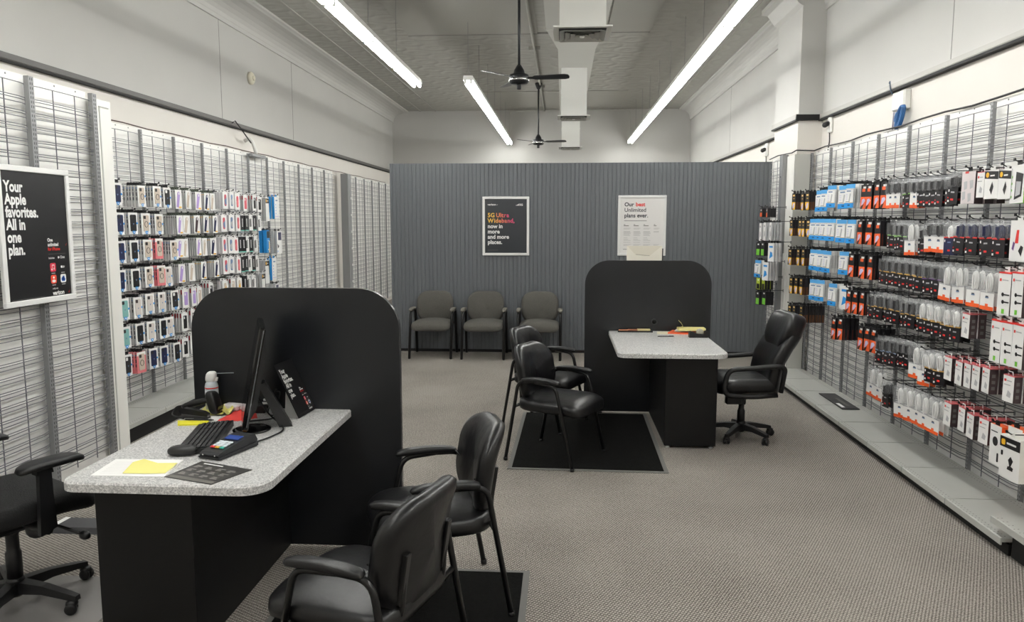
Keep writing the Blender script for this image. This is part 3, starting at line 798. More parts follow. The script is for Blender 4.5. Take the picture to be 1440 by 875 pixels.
def guest_chair(label, loc, head, M, group, extra=None):
    o = thing('guest_chair', label, 'chair', (loc[0], loc[1], loc[2] if len(loc) > 2 else 0), math.radians(head), group)
    place('seat', M['seat'], o); place('backrest', M['backrest'], o)
    for s in 'lr':
        place('leg', M['rear_'+s], o); place('leg', M['front_'+s], o); place('armrest', M['arm_'+s], o); place('support_rail', M['rail_'+s], o)
    place('crossbar', M['cross'], o)
    return o
GL = guest_meshes(LEATHER, PADM, .0128)
GF = guest_meshes(FABRIC, mat('arm_fabric', '#67645c', .8), .018)
guest_chair('black leather armchair at the far desk, nearer of its pair, standing on the mat', (-.037, 5.37, .004), -27, GL, 'black armchairs')
guest_chair('black leather armchair at the far desk, further of its pair, beside the privacy panel', (-.133, 6.26, .004), -25, GL, 'black armchairs')
guest_chair('black leather armchair facing the near desk, the one closer to its privacy panel', (-.55, 3.25, .004), 199, GL, 'black armchairs')
guest_chair('black leather armchair at the near desk turned away, its back towards us', (-.665, 2.50, .004), 163, GL, 'black armchairs')
a = guest_chair('grey fabric armchair against the partition with white tag under its seat', (-1.645, 9.50), 270, GF, 'grey fabric armchairs')
b = MB(); b.box(.255, .258, -.0, .05, .372, .39, PRINT_W); b.build('tag', a, label='small white tag')
guest_chair('grey fabric armchair against the partition, in the middle of its row of three', (-.985, 9.49), 270, GF, 'grey fabric armchairs')
guest_chair('grey fabric armchair against the partition, directly behind the far pair of black armchairs', (-.285, 9.47), 270, GF, 'grey fabric armchairs')

def star_base(o, R, m, a0, zc=.10):
    for k in range(5):
        a = a0+2*PI*k/5; b = MB()
        pts = [(.03, 0, zc), (R*.45, 0, zc+.005), (R*.9, 0, zc-.018), (R*1.02, 0, zc-.03)]
        V = []; secs = [(.03,.030,zc-.03,zc+.022),(R*.5,.024,zc-.022,zc+.014),(R*.9,.020,zc-.035,zc-.008),(R*1.05,.017,zc-.04,zc-.018)]
        for (x, w, z0, z1) in secs: V += [(x,-w,z0),(x,w,z0),(x,w*.8,z1),(x,-w*.8,z1)]
        Fs = [(4*i+j, 4*i+(j+1) % 4, 4*i+4+(j+1) % 4, 4*i+4+j) for i in range(3) for j in range(4)]+[(0,1,2,3),(12,15,14,13)]
        b.add(V, Fs, m, False, RZ(a)); b.build('base_arm', o)
        c = place('caster', None, o, mtx=RZ(a) @ T(R, 0, 0) @ RZ(.6+k*1.3))
        b = MB(); b.tube([(0,0,.05),(0,0,zc-.02)], .008, STEEL, 8); b.pad(.026,.022,.016,m,.8,.8,14,6,mtx=T(-.012,0,.048)); b.build('fork', c)
        for s in (-1, 1):
            b = MB(); b.lathe([(.012,-.009),(.0235,-.008),(.026,-.003),(.026,.003),(.0235,.008),(.012,.009)], m, 16, T(-.016, s*.014, .026) @ RX(PI/2)); b.build('wheel', c)
    b = MB(); b.lathe([(.026,.05),(.036,.065),(.038,.125),(.03,.14)], m, 16); b.build('hub', o)

# executive chair
o = thing('executive_chair', 'high-backed black leather executive chair on casters beside the far desk', 'chair', (1.415, 5.95, 0), math.radians(184))
star_base(o, .25, PLASTIC, math.radians(50))
b = MB(); b.lathe([(.03,.12),(.03,.22),(.027,.225),(.022,.24),(.022,.33),(.045,.36),(.045,.37)], PLASTIC, 16); b.build('gas_column', o)
b = MB(); b.bbox(-.12,.12,-.1,.1,.36,.395, PLASTIC, .01); b.bbox(.02,.15,.05,.10,.29,.37, PLASTIC,.01); b.tube([(0,.1,.35),(.05,.24,.33)], .006, PLASTIC, 6); b.build('tilt_mechanism', o)
b = MB()
def xs(p):
    q = Vector(p); q.z += .02*(abs(q.y)/.25)**3
    if q.x > .1: q.z -= (q.x-.1)**2*1.2
    if q.z > .0: q.z += .006*math.sin(q.y*40)*max(0, .2-abs(q.x))*3
    return q
b.pad(.24, .25, .065, LEATHER, .5, .4, 48, 14, xs, T(.0, 0, .445)); b.build('seat', o)
mx = T(-.20, 0, .44) @ RY(-.36)
b = MB()
def backf(p):
    q = Vector(p); q.x += .05*(q.y/.24)**2 + .03*math.cos(q.z*9); return q
b.pad(.062, .25, .27, LEATHER, .42, .6, 44, 20, lambda p: backf(p), mx @ T(0,0,.20)); bk = b.build('backrest', o)
for k in range(-2, 3):
    pass
b = MB()
for yy in (-.045, 0, .045): b.tube([mx @ (backf(Vector((.056-.02*(t*t), yy, -.2+.4*(t+1)/2)))+Vector((0,0,.20))) for t in (-.9,-.5,0,.5,.9)], .003, LEATHER, 5)
b.build('stitch_lines', bk)
b = MB(); 
def headf(p):
    q = Vector(p); q.x += .045*(q.y/.22)**2
    q.y *= 1-.18*max(0, -q.z/.13) ; return q
b.pad(.078, .232, .155, LEATHER, .5, .5, 40, 16, headf, mx @ T(.012, 0, .43)); b.build('headrest', o)
for s in (-1, 1):
    b = MB(); y = s*.272
    b.tube(fillet([(-.215, y-s*.02, .42),(-.235, y, .60),(-.20, y, .625),(.06, y, .605),(.19, y, .60),(.222, y, .45),(.19, y-s*.01, .40),(.0, y-s*.02, .385),(-.19, y-s*.02, .40)], .07, 6), .019, PLASTIC, 8); b.build('armrest', o)

# task chair (cut by the left edge)
o = thing('task_chair', 'black fabric task chair with height-adjustable armrests left of the near desk', 'chair', (-2.40, 3.03, .003), math.radians(64))
star_base(o, .30, PLASTIC, math.radians(-64-8))
b = MB(); b.lathe([(.032,.12),(.032,.25),(.026,.26),(.026,.33),(.045,.36)], PLASTIC, 16); b.build('gas_column', o)
b = MB(); b.bbox(-.12,.14,-.09,.09,.36,.41, PLASTIC,.015); b.pad(.05,.04,.05,PLASTIC,.8,.8,14,8,mtx=T(.05,-.12,.375)); b.build('tilt_mechanism', o)
b = MB(); b.tube([(.08,-.1,.385),(.13,-.30,.35)], .007, PLASTIC, 8); b.pad(.018,.03,.018,PLASTIC,.8,.8,12,8,mtx=T(.135,-.32,.345)); b.build('lever', o)
b = MB()
def ts(p):
    q = Vector(p); q.z += .025*(abs(q.y)/.25)**2
    if q.x > .05: q.z -= (q.x-.05)**2*1.0
    return q
b.pad(.255, .255, .06, LEATHER2, .5, .45, 44, 14, ts, T(.03,0,.465)); b.build('seat', o)
b = MB(); b.pad(.05,.235,.27,LEATHER2,.5,.5,36,16,lambda p: Vector((p.x+.06*(p.y/.23)**2,p.y,p.z)), T(-.27,0,.80) @ RY(-.15)); b.build('backrest', o)
b = MB(); b.tube(fillet([(-.1,0,.40),(-.30,0,.42),(-.33,0,.75)], .08), .022, PLASTIC, 8); b.build('back_bracket', o)
for s in (-1, 1):
    b = MB(); y = s*.30
    b.prism([(-.04,.40),(.03,.42),(.022,.54),(.02,.665),(-.03,.665),(-.034,.54)], y-.013, y+.013, PLASTIC, 'y'); b.prism([(-.042,.66),(.025,.66),(.02,.69),(-.04,.69)], y-.02, y+.02, PLASTIC, 'y')
    b.tube([(0, s*.12, .405),(0, y, .41)], .018, PLASTIC, 8); b.build('arm_post', o)
    b = MB(); b.pad(.135,.046,.017,PADM,.5,.55,30,8,lambda p: Vector((p.x,p.y*(1+.15*math.cos(p.x*14)),p.z-.012*(max(0,abs(p.x)-.06)/.07)**2)), T(.025,y,.70)); b.build('armrest', o)

# ================================================================== THINGS ON THE NEAR DESK
DZ = .7452
def sheet(name, label, cat, pix, z, m, th=.0012, extra=None):
    P = [on_z(x, y, z) for x, y in pix]
    c = sum(P, Vector())/len(P)
    b = MB(); b.prism([(p.x-c.x, p.y-c.y) for p in P], 0, th, m, 'z')
    return b.build(name, loc=(c.x, c.y, z), label=label, cat=cat), c, P
o, c, P = sheet('paper_sheet', 'white printed sheet lying under the yellow note on the near desk corner', 'paper', [(127,669),(230,671),(258,647),(163,646)], DZ, PAPER)
b = MB()
for k in range(9):
    t = .12+.085*k; a = P[0].lerp(P[3], t)-c; d = P[1].lerp(P[2], t)-c
    p, q = a.lerp(d, .08), a.lerp(d, .45+.3*((k*7) % 5)/5); n = Vector((0,.0022,0)); z = .0014
    b.add([(p.x,p.y,z),(q.x,q.y,z),(q.x,q.y+.002,z),(p.x,p.y+.002,z)], [(0,1,2,3)], mat('faint_ink','#cfcdca',.7))
b.build('print', o)
YN = [on_z(x, y, DZ+.002) for x, y in [(172,666),(205,666.5),(232,666),(250,653.5),(222,653),(203,650),(187,652)]]
c = sum(YN, Vector())/7; b = MB()
zs = [.0, .0, .0, .006, .004, .012, .005]
b.add([(p.x-c.x, p.y-c.y, z) for p, z in zip(YN, zs)]+[(0,0,.002)], [(i, (i+1) % 7, 7) for i in range(7)], YELLOW)
b.add([(p.x-c.x, p.y-c.y, z+.0008) for p, z in zip(YN, zs)]+[(0,0,.0028)], [(i, (i+1) % 7, 7) for i in range(7)], YELLOW, True)
b.build('sticky_note', loc=(c.x, c.y, DZ+.0022), label='curled yellow note on the white sheet, near desk corner', cat='note')
CH = mat('leaflet_dark', '#3a3937', .35)
o, c, P = sheet('leaflet', 'dark grey printed leaflet hanging over the near desk edge corner', 'leaflet', [(231,671),(297,682),(355,661),(284,649)], DZ+.0008, CH)
b = MB(); LQ = mat('leaflet_print','#8f8d88',.5); z = .0016
def lq(s0, s1, t0, t1, m):
    pts = []
    for s, t in ((s0,t0),(s1,t0),(s1,t1),(s0,t1)):
        p = (P[0].lerp(P[1], s)).lerp(P[3].lerp(P[2], s), t)-c; pts.append((p.x, p.y, z))
    b.add(pts, [(0,1,2,3)], m)
lq(.02,.98,.03,.15, mat('leaflet_band','#6a6862',.5)); lq(.12,.5,.88,.92, PRINT_W)
for i in range(4):
    for j in range(3):
        s, t = .08+.22*i, .24+.21*j
        for k in range(3): lq(s, s+.14-.03*((i+j+k) % 3), t+.045*k, t+.028+.045*k, LQ)
b.build('print', o)
# mouse
p = on_z(257, 640, DZ); o = thing('computer_mouse', 'black computer mouse at the front end of the keyboard', 'mouse', (p.x, p.y, DZ), .15)
b = MB(); b.pad(.058,.034,.019,PLASTIC,.7,.7,28,10,lambda q: Vector((q.x,q.y,max(q.z,-.017)+.003*math.cos(q.x*20))),T(0,0,.018)); b.build('shell', o)
b = MB(); b.lathe([(.009,-.003),(.010,0),(.009,.003)], mat('wheel_grey','#3c3c3e',.6), 14, T(.034,0,.030) @ RX(PI/2)); b.build('scroll_wheel', o)
# keyboard
K = [on_z(x, y, DZ+.018) for x, y in ((258,629),(291,633),(324,594),(281,598))]
c = sum(K, Vector())/4; ax = ((K[3]-K[0])+(K[2]-K[1])).normalized(); L_ = ((K[3]-K[0]).length+(K[2]-K[1]).length)/2
ang = math.atan2(ax.y, ax.x)
o = thing('keyboard', 'black computer keyboard lying lengthways between monitor and yellow strip', 'keyboard', (c.x, c.y, DZ), ang)
W_ = .155; L_ = .44; b = MB()
b.prism([(-W_/2,0),(W_/2,0),(W_/2,.028),(W_/2-.01,.032),(-W_/2+.01,.014),(-W_/2,.010)][::-1], -L_/2, L_/2, PLASTIC, 'x'); 
b = MB(); V2 = [(-W_/2,.0),(W_/2,.0),(W_/2,.014),(-W_/2,.026)]
b.prism(V2, -L_/2, L_/2, PLASTIC, 'x'); b.build('case', o)
KEYM = mat('key_black', '#1d1d1f', .45)
mk = T(0,0,.0205) @ RX(-.077)
for r in range(6):
    b = MB(); y = -.062+.0205*r; x = -L_/2+.012; k = 0
    while x < L_/2-.02:
        w = .0165 if (r != 0 or not (5 < k < 7)) else .10
        if .09 < x < .10 or .155 < x < .162: x += .008
        b.bbox(x, min(x+w, L_/2-.012), y, y+.0165, .0, .007, KEYM, .002, mk); x += w+.0050; k += 1
    b.build('key_row', o)
b = MB(); b.box(-.19,-.17,.055,.066,.0,.0012, PRINT_W, T(0,0,.0215) @ RX(-.077)); b.build('label_sticker', o, label='small white sticker')
# payment terminal
p = on_z(322, 636, DZ); o = thing('payment_terminal', 'black card payment terminal with blue screen beside the keyboard', 'card terminal', (p.x, p.y, DZ), -.30)
TERM = mat('terminal_black', '#1d1e21', .4)
b = MB(); b.prism([(-.105,0),(.115,0),(.120,.03),(.105,.055),(.06,.055),(-.10,.030),(-.115,.022)], -.048, .048, TERM, 'x')
b.prism([(-.112,.004),(.117,.004),(.12,.02),(-.116,.012)], -.053, .053, TERM, 'x'); b.build('housing', o)
mk = T(0,-.02,.0435) @ RX(.155)
b = MB(); b.box(-.034,.036,.035,.07,.0015,.004, mat('screen_blue','#243a78',.25,emit=.25), mk); b.build('screen', o, label='blue display')
for r in range(4):
    for c_ in range(3):
        b = MB(); colr = [mat('key_red','#d8343c',.4), mat('key_amber','#e5b23a',.4), mat('key_teal','#3fb6a8',.4)][c_] if r == 0 else mat('key_pale','#dfe6ee',.4)
        b.bbox(-.032+.023*c_, -.012+.023*c_, -.052+.017*r, -.039+.017*r, .001, .006, colr, .0015, mk); b.build('key', o)
b = MB(); b.box(-.045,.045,-.107,-.1055,.010,.014, STEEL_D); 
for s in (-1,1): b.lathe([(.003,0),(.003,.002)], PRINT_W, 8, T(s*.03,-.113,.020) @ RX(PI/2))
b.build('card_slot', o)
# monitor on stand, seen edge-on; screen faces the task chair
MG = mat('gloss_black', '#0b0b0c', .15)
ma = math.atan2(.92, -.40)          # direction of the screen's width, away from the camera
o = thing('monitor', 'black flat monitor seen edge-on, leaning back on its stand', 'monitor', (-1.405, 3.20, DZ), ma)
# local: +x along the width away from the camera, +y is the screen side (towards the chair)
tilt = T(0,0,.02) @ RX(.20)
b = MB(); b.bbox(0,.40,-.012,.016,.0,.47, MG, .006, tilt); b.prism([(-.012,.04),(-.034,.10),(-.034,.36),(-.012,.44)], .03,.37, PLASTIC, 'x', tilt); b.build('shell', o)
b = MB(); b.box(.014,.386,.016,.0168,.05,.455, mat('screen_dark','#08090c',.1), tilt); b.build('screen', o)
b = MB(); b.bbox(-.003,.0,-.006,-.001,.02,.46, mat('bezel_grey','#6b6d70',.25,.6), .001, tilt); b.build('side_trim', o, label='shiny grey edge strip')
b = MB(); b.prism([(-.055,.205),(-.085,.215),(-.20,.0),(-.14,.0)][::-1], .10,.19, PLASTIC, 'x', T(0,-.01,0)); b.build('stand', o)
b = MB(); b.lathe([(.085,0),(.085,.006),(.07,.012),(.03,.016)], MG, 24, T(.10,-.03,.0)); b.build('base', o)
b = MB(); b.tube(fillet([(.18,-.05,.16),(.2,-.10,.05),(.12,-.16,.008),(.02,-.17,.006),(-.09,-.09,.006),(-.14,-.03,.006),(-.2,-.02,.02)], .05), .004, CABLE, 6); b.build('cord', o)
# receipts under the monitor
OR_ = mat('paper_orange', '#e9a352', .7)
sheet('paper_slip', 'white paper slip under the near edge of the monitor', 'paper', [(327,607),(350,612),(357,606),(338,602)], DZ, PAPER)
sheet('paper_slip', 'orange paper slip beside the monitor base', 'paper', [(336,613),(342,616),(356,610),(350,606)], DZ+.0018, OR_)
# things at the back
REDP = mat('paper_red', '#f04a44', .6)
o, c, P = sheet('red_sheet', 'bright red paper sheet under the monitor at the back of the desk', 'paper', [(306,592),(334,592.5),(362,588),(359,576),(335,576)], DZ, REDP, .002)
sheet('yellow_strip', 'bright yellow paper strip in front of the stapler', 'paper', [(250,593),(294,593.5),(290,598),(250,599)], DZ, mat('neon_yellow','#f2e937',.6), .006)
sheet('paper_slip', 'white paper slip between the stapler and the red sheet', 'paper', [(287,589),(306,592),(312,586),(297,585)], DZ, PAPER)
# crumpled yellow paper
def crumple(name, label, pix, z, m, h, seed):
    rd = random.Random(seed); P = [on_z(x, y, z) for x, y in pix]; c = sum(P, Vector())/4; b = MB(); N = 6; V = []
    for i in range(N+1):
        for j in range(N+1):
            q = (P[0].lerp(P[1], i/N)).lerp(P[3].lerp(P[2], i/N), j/N)-c
            V.append((q.x, q.y, .002+h*(.5+.5*math.sin(i*1.1+seed)*math.cos(j*.9))*rd.uniform(.6,1)))
    Fs = [(i*(N+1)+j, (i+1)*(N+1)+j, (i+1)*(N+1)+j+1, i*(N+1)+j+1) for i in range(N) for j in range(N)]
    n = len(V); V2 = V+[(x, y, zz-.0012) for x, y, zz in V]
    b.add(V2, Fs+[tuple(n+k for k in f[::-1]) for f in Fs], m)
    return b.build(name, loc=(c.x, c.y, z), label=label, cat='paper')
crumple('crumpled_paper', 'creased yellow paper below the barcode scanner', [(275,584),(312,586),(330,572),(292,570)], DZ, YELLOW, .014, 2)
crumple('rolled_paper', 'curled yellow paper standing between scanner and white adapter', [(306,583),(322,584),(337,571),(322,571)], DZ+.004, YELLOW, .03, 5)
# stapler
p = on_z(274, 588, DZ); o = thing('stapler', 'black stapler in front of the barcode scanner', 'stapler', (p.x, p.y, DZ), -.12)
b = MB(); b.bbox(-.075,.075,-.018,.018,0,.010, PLASTIC, .003); b.build('base', o)
b = MB(); b.prism([(-.07,.022),(.072,.013),(.076,.024),(.05,.036),(-.05,.050),(-.075,.040)], -.014,.014, PLASTIC, 'y'); b.build('arm', o)
b = MB(); b.box(-.068,.074,-.008,.008,.012,.020, STEEL, RY(.05)); b.build('magazine', o, label='steel staple magazine')
# pen
p = on_z(281, 591.5, DZ); o = thing('pen', 'black pen lying between stapler and yellow strip', 'pen', (p.x, p.y, DZ+.0045), 0)
b = MB(); b.tube([(-.075,0,0),(-.068,0,0),(.055,0,0),(.07,0,0)], [.002,.0042,.0042,.001], PLASTIC, 8); b.build('barrel', o)
b = MB(); b.box(-.07,-.03,-.0012,.0012,.0042,.006, STEEL); b.build('clip', o)
# barcode scanner
p = on_z(290, 583, DZ); o = thing('barcode_scanner', 'black handheld barcode scanner with trailing cord in front of the duster can', 'scanner', (p.x, p.y, DZ), -.1)
b = MB(); b.pad(.075,.02,.017,PLASTIC,.7,.6,24,8,lambda q: Vector((q.x,q.y*(1+.15*q.x/.07),q.z+.02*(q.x/.075))),T(-.055,.0,.055)); b.build('handle', o)
b = MB(); b.pad(.028,.034,.058,PLASTIC,.55,.6,24,10,lambda q: Vector((q.x-.25*q.z,q.y,q.z)),T(.045,0,.062)); b.build('head', o)
b = MB(); b.box(.0,.003,-.024,.024,-.02,.02, mat('lens_red','#2a0f10',.15), T(.075,0,.03) @ RY(.25)); b.build('window', o)
b = MB(); b.tube(fillet([(-.125,0,.04),(-.16,-.0,.035),(-.170,-.02,.008),(-.14,-.07,.006),(-.05,-.11,.006)], .03), .0035, CABLE, 6); b.build('cord', o)
# air duster
p = on_z(299, 577, DZ); o = thing('air_duster', 'white air duster spray can with a thin straw in its nozzle', 'spray can', (p.x, p.y, DZ), .1)
b = MB(); b.lathe([(.029,0),(.032,.004),(.032,.125),(.028,.142),(.018,.150)], mat('can_pale','#cdd3da',.35), 20); b.build('can', o)
b = MB(); b.lathe([(.0324,.115),(.0324,.121)], RED, 20); b.lathe([(.0323,.02),(.0323,.105)], mat('can_label','#d7dae0',.5), 20); b.build('label_band', o, label='pale label with red line')
b = MB(); b.pad(.026,.020,.030,PRINT_W,.7,.6,20,8,lambda q: Vector((q.x+.15*q.z,q.y,q.z)),T(0,0,.172)); b.prism([(.01,.150),(.03,.150),(.034,.168),(.02,.175)], -.006,.006, PRINT_W, 'y'); b.build('trigger_cap', o)
b = MB(); b.tube([(.026,0,.190),(.115,-.005,.193)], .0022, mat('straw_grey','#9aa0a4',.4), 6); b.build('straw', o)
# white adapter and dark hub with cables
p = on_z(328, 576.5, DZ); o = thing('power_adapter', 'white power adapter between the duster can and the monitor', 'adapter', (p.x, p.y, DZ), -.2)
b = MB(); b.bbox(-.045,.045,-.028,.028,0,.032, mat('adapter_white','#e8e2e6',.4), .008); b.build('body', o)
b = MB(); b.box(.045,.055,-.006,.006,.008,.02, PRINT_W); b.tube([(.05,0,.015),(.08,.02,.004),(.10,.04,.003)], .003, PRINT_W, 6); b.build('plug', o)
p = on_z(392, 578, DZ); o = thing('network_hub', 'small dark box with plugs and cables behind the monitor stand', 'hub', (p.x-.10, 3.63, DZ), .10)
b = MB(); b.bbox(-.05,.05,-.035,.035,0,.04, PLASTIC, .005); b.build('body', o)
for k, (yy, m) in enumerate(((-.02,PRINT_W),(.01,PRINT_W))):
    b = MB(); b.bbox(.03,.065,yy-.006,yy+.006,.045+.01*k,.055+.01*k, m, .002); b.tube([(.03,yy,.05+.01*k),(-.02,yy,.06),(-.05,yy+.01,.045)], .003, CABLE, 6); b.build('plug', o)
b = MB()
b.tube(fillet([(.05,.0,.02),(.09,.02,.10),(.10,-.0,.12),(.08,-.04,.05),(.07,-.08,.006),(.12,-.10,.005),(.12,-.16,.005),(.02,-.2,.005)], .04), .0035, CABLE, 6)
b.tube(fillet([(.05,.01,.03),(.08,.03,.09),(.11,.03,.10),(.11,.0,.04),(.10,-.05,.005)], .03), .0035, CABLE, 6); b.build('cord', o)
# tent sign
p0 = on_z(420.5, 589.6, DZ); p1 = on_z(445, 575, DZ)
ang = math.atan2(p1.y-p0.y, p1.x-p0.x); c = (p0+p1)/2; wS = .205; hS = .285
o = thing('counter_sign', 'small black counter sign about favorites leaning on an easel back', 'sign', (c.x, c.y, DZ+.003), ang)
# local: x along the width, front faces -y ; lean back about x
mS = RX(-.44)
b = MB(); b.box(-wS/2, wS/2, 0, .003, 0, hS, PRINT_K, mS); b.build('card', o)
b = MB(); mp = (lambda u, v: tuple(mS @ Vector((u, -.0006, v+hS/2)))); OFF = (0,-.0005,.0003)
fav_poster_print(b, wS, hS, mp); b.build('lettering', o)
b = MB(); b.add([tuple(mS @ Vector(q)) for q in ((-wS*.46,.004,hS*.52),(wS*.46,.004,hS*.52))]+[(wS*.46,.075,0),(-wS*.46,.075,0)]+[tuple(mS @ Vector(q)) for q in ((-wS*.46,.006,hS*.52),(wS*.46,.006,hS*.52))]+[(wS*.46,.077,0),(-wS*.46,.077,0)], [(0,1,2,3),(7,6,5,4),(0,3,7,4),(1,5,6,2)], PRINT_W)
b.add([tuple(mS @ Vector((-wS*.46,.003,hS*.52))), (-wS*.46,.076,0), tuple(mS @ Vector((-wS*.46,.003,.0)))], [(0,1,2),(2,1,0)], PRINT_W); b.build('easel_back', o, label='white easel back')

# ================================================================== THINGS ON THE FAR DESK
c = Vector((.635, 6.60, DZ)); o = thing('document_tray', 'black shallow tray of assorted cards at the left back of the far desk', 'tray', (c.x, c.y, DZ), 0)
b = MB(); b.box(-.15,.15,-.035,.035,0,.006,PLASTIC); b.box(-.15,.15,-.035,-.031,.006,.014,PLASTIC); b.build('tray', o)
for k, (x0,x1,m) in enumerate(((-.14,-.06,mat('card_peach','#cf8763',.6)),(-.06,.02,mat('card_rust','#a9684c',.6)),(.02,.13,mat('card_cream','#e2cf9a',.6)))):
    b = MB(); b.box(x0,x1,-.02,.03,.0,.010+.004*k,m); b.build('card_bundle', loc=(c.x,c.y,DZ+.0065), label=['peach card bundle, first from the left in the black tray on the far desk','rust card bundle in the middle of the black tray on the far desk','cream card bundle at the grommet end of the black tray on the far desk'][k], cat='cards')
sheet('index_card', 'small cream card in front of the grommet on the far desk', 'card', [(924,470),(939,470.5),(940,467),(924,466.8)], DZ, mat('card_ivory','#e9e2c8',.6), .003)
sheet('orange_folder', 'orange folder beneath the yellow papers on the far desk', 'folder', [(939,469.5),(967,470.5),(993,469),(985,463.5),(950,463.5)], DZ, mat('folder_orange','#f0683c',.6), .012)
crumple('paper_pile', 'pale papers on top of the orange folder on the far desk', [(948,467),(985,467),(990,463),(952,462.5)], DZ+.0135, PAPER, .012, 3)
o = thing('yellow_notepad', 'yellow paper pad with one upturned curled page on the far desk', 'notepad', (1.09, 6.52, DZ+.030), .02)
b = MB(); b.bbox(-.10,.13,-.05,.05,0,.022,mat('pad_yellow','#efe39a',.7),.002); b.build('pad', o)
b = MB(); b.add([(-.10,-.03,.02),(-.06,-.03,.03),(-.075,-.03,.06),(-.10,-.03,.085),(-.09,.03,.085),(-.065,.03,.06),(-.05,.03,.03),(-.09,.03,.02)], [(0,1,6,7),(1,2,5,6),(2,3,4,5)], mat('pad_yellow','#efe39a',.7)); b.build('curled_page', o)
p = on_z(982, 475, DZ); o = thing('tape_dispenser', 'black tape dispenser at the chair side of the far desk', 'tape dispenser', (p.x, p.y+.02, DZ), .03)
b = MB(); b.prism([(-.075,0),(.075,0),(.078,.03),(.07,.055),(.055,.05),(.045,.03),(-.02,.035),(-.06,.05),(-.075,.045)], -.03,.03,PLASTIC,'y'); b.build('body', o)
b = MB(); b.lathe([(.018,-.012),(.03,-.012),(.03,.012),(.018,.012)], mat('tape_clear','#b9b6a4',.3), 18, T(.015,0,.042) @ RX(PI/2)); b.build('tape_roll', o)
p = on_z(936, 473.7, DZ); o = thing('pen', 'slim dark pen in front of the card on the far desk', 'pen', (p.x, p.y, DZ+.0045), .10)
b = MB(); b.tube([(-.07,0,0),(-.06,0,0),(.06,0,0),(.07,0,0)], [.001,.0042,.0042,.003], mat('pen_grey','#3b3b3d',.4), 8); b.build('barrel', o)
b = MB(); b.box(.03,.065,-.0012,.0012,.0042,.006, STEEL); b.build('clip', o)
o = thing('envelope', 'open cream envelope standing on top of the far privacy panel', 'envelope', (.71, 6.67, 1.3635), .02)
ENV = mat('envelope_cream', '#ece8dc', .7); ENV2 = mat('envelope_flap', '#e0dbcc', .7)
b = MB(); b.box(-.152,.152,-.002,.012,0,.128,ENV); b.build('body', o)
b = MB(); b.add([(-.152,-.003,.128),(.152,-.003,.128),(.05,-.004,.045),(0,-.004,.038),(-.08,-.004,.055)], [(0,4,3,2,1)], ENV2)
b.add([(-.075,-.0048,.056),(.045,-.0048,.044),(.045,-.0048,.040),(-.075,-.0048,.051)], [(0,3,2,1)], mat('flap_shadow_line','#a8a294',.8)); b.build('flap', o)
b = MB(); b.box(.154,.162,-.004,.010,0,.105,PRINT_K); b.build('back_card', o, label='dark card edge')

# ================================================================== PRODUCTS ON HOOKS
CART = mat('carton_grey', '#b9b9bb', .55); CARTW = mat('carton_white', '#f1f0ee', .4); INK = mat('carton_ink', '#3a3d44', .6)
BLUE = mat('pack_blue', '#2b93dd', .4); TEAL = mat('pack_teal', '#6fc3b4', .4); ORNG = mat('pack_orange', '#f0622c', .4)
YEL = mat('pack_yellow', '#f2bb2e', .4); BROWN = mat('pack_brown', '#7a4a22', .5); KCARD = mat('pack_black', '#1b1a1d', .4)
PURP = mat('pack_purple', '#b39bd6', .4); NAVY = mat('pack_navy', '#20264a', .35); GREEN = mat('pack_green', '#79c943', .4); LIME = mat('pack_lime', '#b6c83c', .4)
PINK = mat('pack_pink', '#e87f86', .4); BEIGE = mat('pack_beige', '#cdbfb0', .4); CHAR = mat('pack_charcoal', '#2c2b2c', .4); CORAL = mat('pack_coral', '#d2606c', .4)
AQUA = mat('pack_aqua', '#84b8b4', .4); DRED = mat('pack_dark_red', '#a3182a', .4); GOLDS = mat('pack_gold', '#d2a44c', .4); GRNS = mat('pack_mint', '#8dc06c', .4)
VIOL = mat('pack_violet', '#6d4a82', .4); CLEARC = mat('pack_pale_clear', '#d9d2cd', .25); SKY = mat('pack_sky', '#6e86a8', .4); DBRN = mat('pack_umber', '#443638', .4)
LILA = mat('pack_lilac_line', '#c9c2e6', .4)
def facepoly(b, pts, x, m):
    b.add([(x, y, z) for y, z in pts], [list(range(len(pts)))], m)
def facerect(b, y0, y1, z0, z1, x, m): facepoly(b, [(y0,z0),(y1,z0),(y1,z1),(y0,z1)], x, m)
def hangtab(b, m=None, w=.02, x=-.006):
    m = m or PLASTIC
    b.box(x-.003, x, -w, w, -.002, .022, m); b.box(x-.006, x+.003, -w*.5, w*.5, .018, .026, m)
def carton(w, t, h, front, side, tab=PLASTIC, ink=True):
    b = MB(); b.box(-t, -.0008, -w/2, w/2, -h, 0, side); b.box(-.0008, 0, -w/2, w/2, -h, 0, front)
    if ink:
        for s in (-1, 1):
            y = s*(w/2+.0006)
            for z0, z1 in ((-.045,-.03),(-.085,-.055),(-.12,-.095)):
                if h > .14: b.add([(-t*.7,y,z0),(-t*.3,y,z0),(-t*.3,y,z1),(-t*.7,y,z1)], [(0,1,2,3) if s < 0 else (3,2,1,0)], INK)
            b.add([(-t*.8,y,-.028),(-t*.2,y,-.028),(-t*.2,y,-.016),(-t*.8,y,-.016)], [(0,1,2,3) if s < 0 else (3,2,1,0)], SKY)
    if tab is not None: hangtab(b, tab)
    return b
